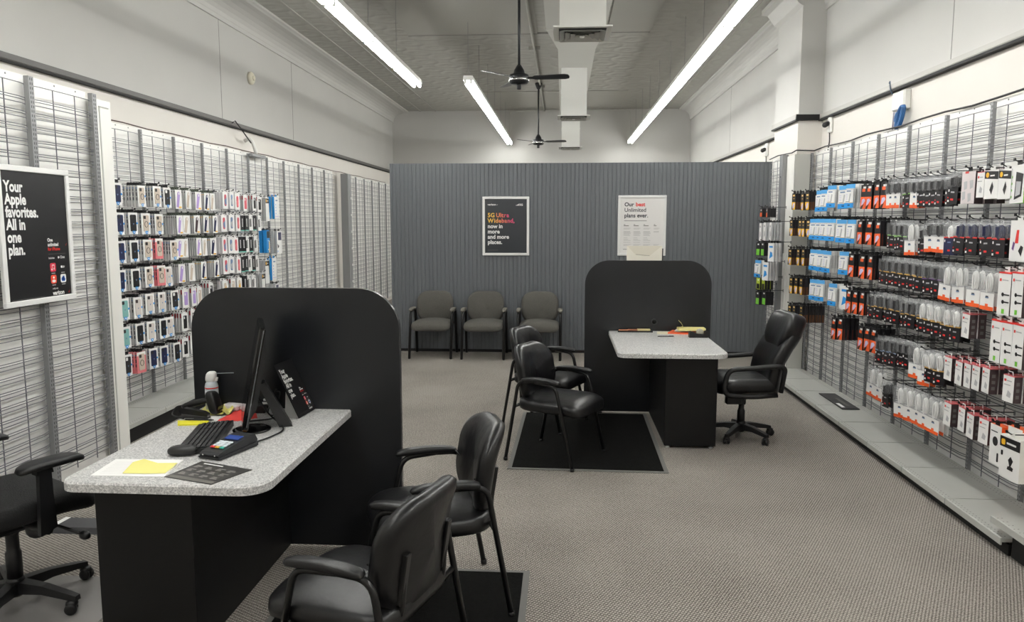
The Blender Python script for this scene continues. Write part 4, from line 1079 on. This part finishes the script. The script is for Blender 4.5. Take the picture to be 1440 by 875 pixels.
def rugged(col, ring=None, grad=None, blue=True):
    b = carton(.10, .022, .172, grad or CARTW, CART if not grad else grad); parts = []
    if grad: facerect(b, -.05, .05, -.03, 0, .0004, CARTW)
    b.add([], [], CARTW)
    w = .031
    p = MB(); p.prism(rrect(.064, .132, .010, 4, 0, -.083), 0.0002, .004, col, 'x')
    p.prism(rrect(.024, .026, .006, 3, -.016, -.034), .004, .006, CHAR if col is not CHAR else CARTW, 'x')
    if ring: p.tube([(.005, .019*math.cos(a), -.09+.024*math.sin(a)) for a in [2*PI*k/14 for k in range(14)]], .0022, ring, 4, closed=True)
    else: facepoly(p, [(-.008,-.085),(.008,-.085),(0,-.10)], .0042, SKY)
    parts.append(('phone_case', p.mesh('phone_case')))
    if blue:
        q = MB(); q.prism([(-.016,-.145),(.016,-.145),(.013,-.162),(0,-.172),(-.013,-.162)], .004, .0055, BLUE, 'x'); facerect(q, -.006, .006, -.16, -.152, .0057, CARTW)
        q.prism(rrect(.018, .016, .006, 3, .041, -.085), .0, .0018, BLUE, 'x'); parts.append(('tag', q.mesh('tag')))
    return b, parts
def slim(col, dot=KCARD, label=True):
    b = carton(.088, .016, .168, CARTW, CART, None, False); hangtab(b, mat('tab_green','#596154',.5), .016)
    for s in (-1,1):
        y = s*.0446; b.add([(-.013,y,-.022),(-.004,y,-.022),(-.004,y,-.012),(-.013,y,-.012)], [(0,1,2,3) if s < 0 else (3,2,1,0)], dot)
    p = MB(); p.prism([(-.034,-.150),(-.006,-.158),(.022,-.035),(.018,-.022),(.0,-.016),(-.012,-.026)], 0, .002, col, 'x'); p.prism(rrect(.014,.022,.005,3,.006,-.034), .002, .003, CARTW if col is not CARTW else BEIGE, 'x')
    if label: p.prism([(.0,-.160),(.034,-.160),(.034,-.148),(.0,-.148)], 0, .001, YEL, 'x')
    return b, [('case_print', p.mesh('case_print'))]
def oval(c1, c2):
    b = carton(.085, .03, .165, CARTW, mat('carton_pearl','#d5d3d6',.35), CARTW, False)
    p = MB(); p.prism(rrect(.034, .118, .0168, 7, 0, -.08), 0, .002, c1, 'x')
    p.prism([(-.017,-.08),(.017,-.05),(.017,-.115),(.006,-.128),(-.008,-.12)], .002, .003, c2, 'x'); return b, [('case_print', p.mesh('case_print'))]
def black_box(dark=True):
    b = carton(.08, .024, .165, KCARD if dark else CARTW, KCARD if dark else CART, CARTW, False)
    p = MB(); facerect(p, -.008, .010, -.12, -.035, .0008, CARTW if dark else KCARD)
    for k in range(5): facerect(p, -.004, .006, -.112+.015*k, -.104+.015*k, .0014, KCARD if dark else CARTW)
    if dark: facerect(p, -.04, .04, -.165, -.156, .0008, TEAL)
    else: facerect(p, -.03, -.012, -.125, -.04, .0008, CHAR); facerect(p, .015, .034, -.02, -.012, .0008, INK)
    return b, [('case_print', p.mesh('case_print'))]
def redtrim(col):
    b = carton(.085, .018, .168, CARTW, CART, CARTW, False)
    for s in (-1,1):
        y = s*.0432; b.add([(-.016,y,-.045),(-.003,y,-.045),(-.003,y,-.004),(-.016,y,-.004)], [(0,1,2,3) if s < 0 else (3,2,1,0)], DRED)
    p = MB(); p.prism(rrect(.046,.118,.007,4,.004,-.085), 0, .002, col, 'x'); p.prism(rrect(.014,.022,.005,3,-.008,-.045), .002, .003, CARTW, 'x')
    return b, [('case_print', p.mesh('case_print'))]
def bigbox(style):
    if style == 'emblem':
        b = carton(.12, .035, .27, CARTW, CART, CARTW, False); p = MB(); facerect(p, -.06,.06,-.065,-.01,.0006,KCARD); disc3(p, -.03,-.037,.017,.0012,YEL); facerect(p,.05,.059,-.17,-.065,.0006,KCARD); facerect(p,-.005,.03,-.043,-.033,.0012,CARTW)
    elif style == 'blue':
        b = carton(.11, .04, .26, BLUE, BLUE, PLASTIC, False); p = MB(); facerect(p,-.045,.06,-.09,-.01,.0006,KCARD); facerect(p,.03,.0625,-.26,-.12,.0006,CARTW); facerect(p,.02,.045,-.26,-.13,.0009,YEL); facerect(p,-.01,.012,-.125,-.115,.0006,CARTW); facerect(p,-.01,.012,-.23,-.215,.0006,CARTW)
    elif style == 'navy':
        b = carton(.13, .03, .27, CARTW, CART, PLASTIC, False); p = MB(); facerect(p,-.035,.05,-.11,-.015,.0006,NAVY); facepoly(p,[(-.055,-.15),(-.03,-.17),(-.01,-.18),(-.03,-.20),(-.05,-.21)],.0006,KCARD); facerect(p,-.055,-.04,-.25,-.235,.0006,BLUE)
    else:
        b = carton(.13, .03, .26, CARTW, BLUE, BLUE, False); p = MB(); facerect(p,-.03,.03,-.05,-.035,.0006,SKY)
        for k in range(4): facerect(p,-.035,-.02,-.10-.035*k,-.085-.035*k,.0006,BLUE)
        facerect(p,-.05,.05,-.235,-.228,.0006,LILA)
    return b, [('box_print', p.mesh('box_print'))]
def disc3(b, y, z, r, x, m, n=14): facepoly(b, [(y+r*math.cos(2*PI*k/n), z+r*math.sin(2*PI*k/n)) for k in range(n)], x, m)
# right-wall kinds
def yb():
    b = carton(.078, .028, .168, KCARD, KCARD, PLASTIC, False)
    for s in (-1,1):
        y = s*.0395; b.add([(-.0265,y,-.165),(-.020,y,-.165),(-.020,y,-.09),(-.0265,y,-.09)], [(0,1,2,3) if s < 0 else (3,2,1,0)], BROWN); b.add([(-.014,y,-.165),(-.008,y,-.165),(-.008,y,-.09),(-.014,y,-.09)], [(0,1,2,3) if s < 0 else (3,2,1,0)], BROWN)
    p = MB(); facerect(p,-.039,.039,-.168,-.09,.0006,YEL); facepoly(p,[(-.02,-.155),(.015,-.15),(.03,-.105),(.0,-.098),(-.015,-.12)],.0012,LILA); facepoly(p,[(-.039,-.168),(-.01,-.168),(-.03,-.13),(-.039,-.12)],.0012,KCARD)
    facerect(p,-.02,.025,-.032,-.014,.0006,YEL); facerect(p,-.012,.018,-.026,-.020,.0010,CARTW); facerect(p,-.01,.02,-.06,-.05,.0006,GOLDS)
    return b, [('box_print', p.mesh('box_print'))]
def ob(): 
    b = carton(.082, .032, .19, KCARD, KCARD, PLASTIC, False)
    for s in (-1,1):
        y = s*.0415; b.add([(-.022,y,-.186),(-.012,y,-.186),(-.012,y,-.10),(-.022,y,-.10)], [(0,1,2,3) if s < 0 else (3,2,1,0)], mat('pack_rust','#5e2418',.5))
    p = MB(); facerect(p,-.041,.041,-.19,-.095,.0006,ORNG); facepoly(p,[(-.03,-.165),(-.005,-.155),(.028,-.125),(.012,-.108),(-.02,-.115)],.0012,LILA); facepoly(p,[(-.041,-.19),(-.012,-.19),(.012,-.15),(-.03,-.17)],.0014,KCARD)
    facerect(p,-.022,.02,-.055,-.03,.0006,ORNG); facerect(p,-.01,.03,-.03,-.014,.0008,CARTW); return b, [('box_print', p.mesh('box_print'))]
def bw():
    b = MB(); b.box(-.004, 0, -.06, .06, -.195, 0, CARTW); b.prism([(-.056,-.155),(.056,-.155),(.056,-.04),(-.056,-.04)], .0, .010, CLEAR, 'x'); hangtab(b, PLASTIC)
    p = MB(); facerect(p,-.06,.06,-.195,-.155,.0115,BLUE); facerect(p,-.06,.06,-.035,0,.0008,mat('pack_sky_top','#55a9e6',.4)); facerect(p,-.055,.055,-.152,-.045,.0106,CARTW); facerect(p,.0,.05,-.155,-.151,.0112,YEL); facerect(p,-.035,.02,-.062,-.052,.0112,SKY)
    for k in range(4): facerect(p,-.045,-.02,-.085-.015*k,-.081-.015*k,.0112,LILA)
    facepoly(p,[(-.005,-.14),(.012,-.14),(.022,-.08),(.008,-.075)],.0112,CART); facerect(p,-.045,.01,-.147,-.143,.0112,INK); facerect(p,-.015,.015,-.178,-.170,.0118,NAVY)
    return b, [('card_print', p.mesh('card_print'))]
def cable_pack(card, strip, cab, foot=None, h=.20, ratio=.5, w=.10, dots=True):
    """clear pouch with a coiled cable above a printed card"""
    b = MB(); ch = -h*ratio
    b.box(-.004, 0, -w/2, w/2, -h, ch, card); b.box(-.003, -.001, -w*.3, w*.3, -.02, .012, CLEAR); b.box(-.018, .012, -w*.46, w*.46, ch, -.012, CLEAR)
    c = MB()
    for k in range(4):
        if cab is CARTW and k > 2: continue
        rr = (.024 if cab is CARTW else .031)-.007*k; c.tube([(-.012+.006*k, rr*math.cos(a), (ch-.02)/2-.006+(abs(ch)/2-.006-.004*k)*math.sin(a)) for a in [2*PI*i/16 for i in range(16)]], .0050, cab, 5, closed=True)
    if cab is not CARTW: c.box(-.010,.012,-.012,.012,ch+.01,-.03, cab)
    p = MB(); facerect(p,-w/2,w/2,ch-.006,ch+.002,.0008,strip)
    if foot: facerect(p,-w/2,w/2,-h,-h+.022,.0008,foot); facerect(p,-.012,.014,-h+.022,-h+.036,.0010,foot)
    if dots:
        d = RED if card is KCARD or card is NAVY else INK
        facerect(p,-.012,.012,-h+.022 if not foot else ch-.03,(-h+.034) if not foot else ch-.022,.0012,d); facerect(p,-w/2+.006,-w/2+.016,ch-.03,ch-.016,.0012,CARTW); facerect(p,-.014,.016,ch-.036,ch-.028,.0012,CART if card is KCARD else SKY)
        if card is KCARD: facerect(p,-w/2+.006,-w/2+.02,-h+.012,-h+.024,.0012,CARTW); facerect(p,-w/2+.006,-w/2+.014,-h+.034,-h+.042,.0012,RED)
    return b, [('cable', c.mesh('cable')), ('card_print', p.mesh('card_print'))]
def rb(w=.085, t=.045, h=.145):
    b = carton(w, t, h, CARTW, DBRN, None, False); b.box(-t-.0004,.0004,-w/2-.0004,w/2+.0004,-.0035,.0008,mat('pack_rose','#cf6468',.4)); b.tube([(-.01,-.018,0),(-.01,-.014,.02),(-.01,.014,.02),(-.01,.018,0)], .003, CARTW, 5)
    for s in (-1,1):
        y = s*(w/2+.0005)
        for z in (-.04,-.075,-.11):
            b.add([(-t*.72,y,z-.011),(-t*.3,y,z-.011),(-t*.3,y,z+.008),(-t*.72,y,z+.008)], [(0,1,2,3) if s < 0 else (3,2,1,0)], GREYP)
    p = MB(); facerect(p,-w*.4,-w*.2,-.035,-.022,.0008,RED); facerect(p,-w*.15,w*.3,-.033,-.027,.0008,CART); facerect(p,-w*.4,w*.2,-.055,-.05,.0008,CART); facepoly(p,[(-.01,-.115),(.02,-.12),(.026,-.095),(.0,-.08)],.0008,CART)
    return b, [('box_print', p.mesh('box_print'))]
def hb():
    b = carton(.10, .03, .235, CARTW, DBRN, None, False); b.box(-.0304,.0004,-.0504,.0504,-.008,.0008,RED); b.box(-.012,-.010,-.02,.02,0,.03,CARTW)
    p = MB(); facerect(p,-.04,-.025,-.05,-.035,.0008,RED); facerect(p,-.02,.03,-.046,-.04,.0008,CART); facerect(p,-.005,.045,-.125,-.118,.0012,KCARD); facerect(p,.0,.045,-.165,-.158,.0012,KCARD); disc3(p,-.008,-.121,.011,.0012,KCARD); disc3(p,-.004,-.161,.011,.0012,KCARD); facerect(p,-.01,.012,-.225,-.20,.0010,GREEN)
    return b, [('box_print', p.mesh('box_print'))]
def yw():
    b = carton(.125, .06, .16, CARTW, CART, CARTW, False)
    p = MB(); facepoly(p, [(-.0625,-.045),(.0625,-.055),(.0625,-.012),(-.0625,-.002)], .0006, KCARD); disc3(p, -.035, -.026, .015, .0014, YEL); facerect(p,-.01,.03,-.036,-.028,.0012,CARTW)
    facepoly(p,[(-.012,-.11),(.010,-.065),(.024,-.095),(.008,-.138)],.0008,KCARD); return b, [('box_print', p.mesh('box_print'))]
def gb():
    b = carton(.13,.05,.20,CARTW,GREEN,PLASTIC,False); p = MB(); p.prism([(-.02,-.18),(.045,-.165),(.055,-.05),(-.01,-.035)],0,.002,KCARD,'x'); p.prism([(-.008,-.165),(.036,-.155),(.042,-.09),(-.004,-.085)],.002,.003,CART,'x')
    for k in range(4): disc3(p,-.05,-.06-.035*k,.007,.0008,GRNS)
    return b, [('box_print', p.mesh('box_print'))]
def wide_rb():
    b = carton(.15,.05,.19,mat('carton_blush','#ddd3d3',.4),DBRN,PLASTIC,False); p = MB(); facerect(p,-.04,.0,-.012,0,.0008,RED)
    for y,z in ((-.03,-.08),(.035,-.075),(-.045,-.14),(.02,-.15)): facepoly(p,[(y-.02,z+.02),(y+.018,z+.024),(y+.02,z-.02),(y-.012,z-.03)],.0008,CART)
    return b, [('box_print', p.mesh('box_print'))]
def redthing():
    b = carton(.13,.03,.215,CARTW,CART,CARTW,False); p = MB(); p.prism([(-.02,-.12),(.005,-.12),(.008,-.05),(-.008,-.05)],0,.002,RED,'x'); facepoly(p,[(-.045,-.15),(-.03,-.16),(-.02,-.12),(-.035,-.11)],.0008,VIOL); facepoly(p,[(.01,-.16),(.035,-.19),(.05,-.14),(.03,-.13)],.0008,KCARD); return b, [('box_print', p.mesh('box_print'))]
def owbox():
    b = carton(.11,.05,.22,CARTW,ORNG,PLASTIC,False); p = MB(); disc3(p,.0,-.09,.026,.0008,CHAR,18); p.prism(rrect(.014,.05,.006,3,.03,-.175),0,.002,KCARD,'x'); facerect(p,-.045,.02,-.04,-.034,.0008,INK); return b, [('box_print', p.mesh('box_print'))]
def bigwhite():
    b = carton(.16,.16,.22,CARTW,mat('carton_ivory','#e9e7df',.45),CARTW,False); p = MB(); facerect(p,-.08,.08,-.062,-.008,.0008,KCARD); p.prism(rrect(.03,.03,.008,3,-.052,-.036),.0008,.002,YEL,'x'); facerect(p,-.025,.05,-.042,-.032,.0014,CARTW)
    p.prism(rrect(.014,.026,.006,3,-.06,-.095),0,.002,KCARD,'x'); p.prism([(-.012,-.17),(.03,-.172),(.034,-.155),(.014,-.15),(.03,-.12),(.012,-.10),(-.006,-.12),(.006,-.15),(-.008,-.155)],0,.002,KCARD,'x'); return b, [('box_print', p.mesh('box_print'))]
def small_pack(c1, c2, w=.09, h=.10):
    b = carton(w,.03,h,c1,KCARD,PLASTIC,False); p = MB(); facerect(p,-w*.4,w*.4,-h+.005,-h*.5,.0008,c2); facerect(p,-w*.15,w*.2,-.03,-.014,.0008,CARTW); return b, [('box_print', p.mesh('box_print'))]
def whitepack(c2, w=.09, h=.20):
    b = carton(w,.02,h,CARTW,CART,PLASTIC,False); p = MB(); facerect(p,-w*.3,w*.3,-.05,-.03,.0008,c2); facepoly(p,[(-w*.25,-h+.03),(w*.3,-h+.06),(w*.2,-h*.5),(-w*.1,-h*.45)],.0008,c2); return b, [('box_print', p.mesh('box_print'))]

KIND = {
 # key: (builder, look, plain kind, thickness step, category)
 'N': (lambda: rugged(NAVY), 'navy phone case box'), 'K': (lambda: rugged(KCARD), 'black phone case box'), 'G': (lambda: rugged(CHAR), 'charcoal phone case box'),
 'R': (lambda: rugged(BEIGE, CHAR), 'beige ring phone case box'), 'P': (lambda: rugged(BEIGE, CHAR, PINK, False), 'pink phone case box'), 'T': (lambda: rugged(AQUA), 'teal phone case box'), 'C': (lambda: rugged(CLEARC), 'clear phone case box'),
 'p': (lambda: slim(PURP), 'purple slim case box'), 'w': (lambda: slim(BEIGE, KCARD, False), 'white slim case box'), 'n': (lambda: slim(NAVY, YEL), 'navy slim case box'), 'm': (lambda: slim(DBRN, YEL), 'maroon slim case box'),
 'a': (lambda: oval(CORAL, SKY), 'coral oval-window case box'), 'b': (lambda: oval(SKY, CART), 'blue oval-window case box'), 'c': (lambda: oval(CORAL, PINK), 'pink oval-window case box'), 'e': (lambda: oval(BEIGE, GOLDS), 'gold oval-window case box'),
 'd': (lambda: black_box(True), 'black lettered case box'), 'f': (lambda: black_box(False), 'white striped case box'), 'g': (lambda: redtrim(CORAL), 'red window case box'), 'h': (lambda: redtrim(KCARD), 'red-trimmed black case box'), 'i': (lambda: redtrim(PURP), 'red-trimmed purple case box'), 'j': (lambda: redtrim(BEIGE), 'red-trimmed white case box'),
 '1': (lambda: bigbox('emblem'), 'large white emblem box'), '2': (lambda: bigbox('blue'), 'large blue orange box'), '3': (lambda: bigbox('navy'), 'large white navy box'), '4': (lambda: bigbox('white'), 'large white blue box'),
 'YB': (yb, 'black yellow protector box'), 'OB': (ob, 'black orange protector box'), 'BW': (bw, 'blue white hanging pack'),
 'CG': (lambda: cable_pack(KCARD, GRNS, CHAR), 'green-striped black cable pack'), 'CO': (lambda: cable_pack(KCARD, GOLDS, CHAR), 'gold-striped black cable pack'), 'CV': (lambda: cable_pack(KCARD, VIOL, CHAR), 'violet-striped black cable pack'),
 'CR': (lambda: cable_pack(KCARD, RED, NAVY, None, .20, .47, .10), 'red-striped black cable pack'), 'CK': (lambda: cable_pack(KCARD, KCARD, CHAR, None, .19, .45, .085), 'plain black cable pack'), 'CN': (lambda: cable_pack(NAVY, RED, CARTW, None, .20, .45, .10), 'navy cable pack'),
 'CW': (lambda: cable_pack(KCARD, GOLDS, CARTW, None, .21, .55), 'white-cabled black pack'), 'CS': (lambda: cable_pack(KCARD, SKY, CHAR), 'blue-striped black cable pack'),
 'WO': (lambda: cable_pack(CARTW, CART, CHAR, ORNG, .20, .47, .11), 'white orange cable pack'), 'WW': (lambda: cable_pack(CARTW, CART, CARTW, ORNG, .23, .55, .12), 'white-cabled orange-footed pack'),
 'RB': (rb, 'red-topped accessory box'), 'HB': (hb, 'tall red-topped box'), 'YW': (yw, 'white box with emblem header'), 'GB': (gb, 'green white charger box'), 'XB': (wide_rb, 'wide blush accessory box'), 'RT': (redthing, 'white box with red gadget'),
 'OW': (owbox, 'orange-sided white box'), 'BB': (bigwhite, 'big white emblem box'),
 'SO': (lambda: small_pack(KCARD, ORNG), 'small black orange pack'), 'SG': (lambda: small_pack(KCARD, GREEN, .09, .15), 'black green cable pack'), 'SL': (lambda: small_pack(LIME, KCARD, .08, .13), 'lime yellow pack'), 'SW': (lambda: whitepack(CART), 'slim white pack'), 'SB': (lambda: whitepack(BLUE, .12, .2), 'white pack with blue badge'),
}
_k = {}
def kind_meshes(k):
    if k not in _k:
        bm_, parts = KIND[k][0](); me = bm_.mesh(KIND[k][1].replace(' ', '_').replace('-', '_'))
        _k[k] = (me, parts)
    return _k[k]
def hook_mesh(L):
    b = MB(); b.tube(fillet([(-L,0,.012),(-.01,0,.012),(.018,0,.030)], .02, 3), .0032, PLASTIC, 5); b.box(-L-.003,-L+.003,-.006,.006,-.006,.024,STEEL)
    b.box(.014,.019,-.008,.008,.022,.036,PLASTIC)
    return b.mesh('peg_hook')
_hm = {}
def stem_name(k):
    return {'case box': 'phone_case_box', 'cable pack': 'cable_pack'}.get(' '.join(KIND[k][1].split()[-2:]), 'accessory_pack' if 'pack' in KIND[k][1] else 'phone_case_box' if 'case' in KIND[k][1] else 'accessory_box')
def hang(P, k, n, rotz, step, L, where, hookno, landmark, group, tiltx=0.0):
    me, parts = kind_meshes(k); look = KIND[k][1]
    d = Vector((math.cos(rotz), math.sin(rotz), 0))
    hz = .012
    key = round(L, 2)
    if key not in _hm: _hm[key] = hook_mesh(L)
    place('peg_hook', _hm[key], None, loc=P, rotz=rotz, label=f'black peg hook, {ORD[hookno]} from {landmark}, {where}', cat='hook', group='peg hooks of the '+group)
    rd = random.Random(hash((where, hookno)) & 0xffff if False else len(where)*131+hookno*17)
    for i in range(n):
        q = P - d*(step*i) - d*.004; yaw = rd.uniform(-.10, .10); tx = rd.uniform(-.02, .02)+tiltx; yaw += TURN.get(k, 0); tx *= 4 if k[0] in 'CW' and len(k) == 2 else 1
        lab = f'{look} at front, {ORD[hookno]} hook from {landmark}, {where}' if i == 0 else f'{look}, {ORD[i+1]} back, {ORD[hookno]} hook from {landmark}, {where}'
        o = place(stem_name(k), me, None, loc=q, rotz=None, label=lab, cat='packaged accessory', group=group)
        o.rotation_euler = (tx, 0, rotz+yaw)
        if i == 0 or L < .2:
            for pn, pm in parts: place(pn, pm, o)
        elif any(pn == 'cable' for pn, _ in parts) and i == 1:
            for pn, pm in parts: place(pn, pm, o)

TURN = {'BW': .34, 'YB': .10, 'OB': .14, 'SB': .3, 'SG': .2, 'SL': .2}
TURN.update(dict.fromkeys('NKGRPTCpwnmabcedfghij', -.14))
TURN.update(dict.fromkeys(('CG','CO','CV','CR','CK','CN','CW','CS','WO','WW'), .15))
STEP = dict.fromkeys('NKGRPTC', .0245); STEP.update(dict.fromkeys('pwnm', .020)); STEP.update(dict.fromkeys('abce', .032)); STEP.update(dict.fromkeys('dfghij', .027)); STEP.update(dict.fromkeys('1234', .044))
LROWS = [
 ('top row, left wall', 257, 'N164.8/257/4 R199/261/5 R221/262/4 G235/264/3 p251/267/4 w265/268/4 p279/270/4 n291/271.5/3 w299/272/2 a317/270.5/3 b326/271/3 c334/273/3 g345/275/4 h358/275/4 h365/277/4 1376/278/2 4389/277/2'),
 ('second row, left wall', 299, 'N169/299/4 K187/299/4 R205/300/4 R223.6/301/4 p253/303/6 w262.5/303/4 m277/303/5 n290/303/4 n303/303.5/4 a315/303/3 b326/302.5/3 c335/303/3 d341/303/3 d347/303/3 f353/303/3 d358/303/3 f365/304/3'),
 ('third row, left wall', 339, 'N170/339/4 K189/338/4 R208/337/4 P224/335.5/3 R245/338/5 p253/336/3 w261/336/3 p280/334.5/5 w288/335/2 n300/335/4 a316/334/3 b325/334/3 c332/334/3 d338/333/3 d343/333/3 f348/333/3 d353/333/3 f360/333/3 2377/324/2 3393/325/2'),
 ('fourth row, left wall', 380, 'N171/380/4 K191/378/4 R210/375/4 P227/373.5/3 C237/375/2 p256/371.5/4 w270/370/4 n287/368/4 n305/366/4 a318/363/3 b326/361.5/3 c336/362/3 d342/361/3 d347/360/3 f352/360/3 d357/360/3 f362/360/3 1376/366/2 4386/363/2'),
 ('fifth row, left wall', 420, 'T175/420/4 C194/418/4 C211/413/4 C228/411/4 G246/408.5/4 i261/407/4 i273/405/4 j281/404/3 h297/398/4 e317/395/2 j328/392/3 e337/391/3 d345/388/3 f350/388/3 f357/388/3 1371/384/2 3390/399/2'),
 ('sixth row, left wall', 460, 'T177/460/4 K197/455/4 C213/452/4 K230/448/4 C239/446/2 h260/440/5 h272/436/4 h284/432/4 h296/428/4'),
 ('lowest row, left wall', 499, 'G180/499/4 P199/495/4 N216/490/4 N231/486.5/4 K249/482/4 h261/476/4 h272/471/4 h284/467/4'),
]
def parse(s):
    out = []
    for tok in s.split():
        a, y, n = tok.split('/')[:3]
        i = 1
        if len(a) > 2 and a[:2] in KIND: i = 2
        out.append((a[:i], float(a[i:]), float(y), int(n)))
    return out
XFL = -3.42
for row, y0, s in LROWS:
    for h, (k, px, py, n) in enumerate(parse(s), 1):
        P = on_x(px, py, XFL)
        hang(P, k, n, 0, STEP[k], .262, row, h, 'white panel', 'phone cases in the '+row)

RSTEP = {'YB': .031, 'OB': .036, 'BW': .022, 'RB': .05, 'HB': .036, 'YW': .07, 'GB': .06, 'XB': .06, 'RT': .04, 'OW': .06, 'BB': .2}
RROWS = [
 ('top row, right wall', 'YB1116/272/3 YB1128/272/3 YB1135/271/5 BW1153/268/4 BW1160/267/4 BW1170/261/6 BW1187/261/3 BW1196/259/7 OB1214.7/260/4 OB1222/259.5/4 OB1233/257.5/5 OB1243/256.5/5 WO1252/254/4 WO1260/253/4 CG1275/252/4 WO1287/251/4 CK1295/250/4 CK1304/250/3 CK1312/249/3 CK1322/248/3 CK1335/246/2 CK1342/243/2 XB1362/241/3 RB1379/242/3 YW1394/239/2 YW1413/238/2 GB1431/232/3'),
 ('second row, right wall', 'YB1112.5/309/4 YB1124.5/309/2 YB1129/309/3 YB1136/309/3 BW1145/308/3 BW1152/308/3 BW1159/308/4 BW1169/308/6 BW1183.5/309/6 BW1197.5/309/5 OB1209/310/5 OB1222/310/4 OB1234/311/7 CG1255/311/3 CG1263/312/3 CG1270/312/3 WW1279/312/2 CK1297/318/3 WO1307/311/3 WO1321/311/3 CN1335/313/3 CR1350/311/3 CR1367/311/3 CR1386/311/3 CR1405/311.5/3 RT1432/310/2'),
 ('third row, right wall', 'YB1110.7/350/4 YB1122/350/2 YB1129/350/4 BW1144.5/351/4 BW1155/352/3 BW1163/353/6 BW1187/354/6 OB1197/357/4 OB1212/358.5/4 OB1223.5/359/5 CO1242/362/3 CO1252/363/3 CO1262/364/3 CO1271/365/3 CO1281/366/3 CO1291/368/3 CV1304/370/3 CV1317/371/3 WW1331/371/3 WW1347/373/3 WW1370/376/3 WW1390/379/3 HB1413/383/3 HB1431/383/3'),
 ('fourth row, right wall', 'YB1112/390/4 YB1119/390/3 YB1126/391/5 BW1145/393/3 BW1153/394/4 BW1171/399/6 SB1187/402/2 OB1193/408/3 OB1202/409/3 OB1212/410/4 CO1225/412/3 CO1236/413/3 CO1248/415/4 CO1259/417/3 CO1272/421/3 CO1281/422/3 CW1295/423/3 CW1306/425/3 CW1316/427/3 CW1330/431/3 CW1343/433/3 RB1358/441/2 HB1401/450/3 HB1416/453/2 HB1432/456/3'),
 ('fifth row, right wall', 'YB1110/429/3 YB1116/429/4 YB1126/430/7 OB1172/447/2 OB1181/447/4 OB1210/459/3 OB1219/460/3 OB1228/462/4 CS1237/474/3 CS1246/475/3 CS1256/477/3 CK1267/479/3 CK1276/481/3 WW1287/485/2 WW1299/494/2 CW1308/493/3 CW1319/496/3 RB1333/502/3 RB1348/508/3 RB1360/511/2 RB1372/514/2 RB1386/517/3 RB1418/528/4'),
 ('lowest row, right wall', 'WW1226/516/3 WW1236/521/3 CK1245/537/2 WW1264/542/3 WW1277/546/3 WW1289/550/2 WW1300/555/3 WW1314/561/3 RB1332/566/3 RB1352/573/3 RB1364/582/2 RB1383/589/3 OW1400/598/2 OW1427/602/2 BB1420/615/1'),
]
XFR = 2.385
for row, s in RROWS:
    for h, (k, px, py, n) in enumerate(parse(s), 1):
        X = XFR
        if k == 'BB': X = 2.28
        P = on_x(px, py, X)
        if k == 'BB': P.z = P.z
        hang(P, k, n, PI, RSTEP.get(k, .034), .25 if k != 'BB' else .36, row, h, 'pillar', 'accessories in the '+row)
# pillar strip
SROWS = [('top of pillar strip', 'SO1070/293/3 SO1078/293/3'), ('second of pillar strip', 'SW1069/314/3 SW1075/313/3 SW1083/313/4'), ('third of pillar strip', 'SG1066/341/3 SG1072/341/3 SB1084/342/3'),
 ('fourth of pillar strip', 'BW1066/366/2 SB1076/369/4'), ('fifth of pillar strip', 'SL1066/391/3 SL1073/391/3'), ('lowest of pillar strip', 'SG1065/410/3 SG1074/410/3')]
for row, s in SROWS:
    for h, (k, px, py, n) in enumerate(parse(s), 1):
        P = on_x(px, py, 2.24)
        hang(P, k, n, PI, .03, .21, row, h, 'partition', 'accessories on the pillar strip')
# loose things on the right shelves
P = on_z(1181, 566, RZ0+.003)
o = thing('printed_plate', 'dark printed plate lying flat on a right wall base shelf', 'sign', (2.485, 6.85, RZ0+.0035), 0)
b = MB(); b.bbox(-.075,.075,-.30,.30,0,.008,mat('plate_dark','#2d2d2e',.45),.002); b.build('plate', o)
b = MB(); b.box(-.06,-.03,-.25,-.10,.008,.0085,PRINT_W); b.box(.0,.03,-.2,.1,.008,.0085,GREYP); b.build('print', o, label='white printed strip')
P = on_x(1440, 703, 2.42)
o = thing('display_holder', 'white tray holding a dark and orange pack on the raised shelf', 'display holder', (2.42, 3.62, .173), PI)
b = MB(); b.bbox(-.05,.03,-.06,.06,0,.012,PRINT_W,.003); b.box(.026,.03,-.06,.06,.0,.05,PRINT_W); b.build('tray', o)
b = MB(); b.box(-.03,.015,-.05,.05,.0135,.15,KCARD); b.box(-.03,.0155,-.05,.05,.15,.20,ORNG); b.build('boxed_cable', loc=(2.42,3.62,.173), label='dark pack with orange top in the white tray on the raised shelf', cat='packaged accessory', rotz=PI)

# ================================================================== RENDER SETTINGS
w = bpy.data.worlds.new('world'); sc.world = w; w.use_nodes = True
w.node_tree.nodes['Background'].inputs[0].default_value = (.8,.85,.9,1); w.node_tree.nodes['Background'].inputs[1].default_value = .3
sc.view_settings.view_transform = 'Standard'; sc.view_settings.look = 'None'; sc.view_settings.gamma = 1; sc.view_settings.use_curve_mapping = False
sc.view_settings.exposure = 0.95
sc.cycles.use_denoising = True
sc.cycles.max_bounces = 8; sc.cycles.transparent_max_bounces = 24
sc.cycles.sample_clamp_indirect = 6
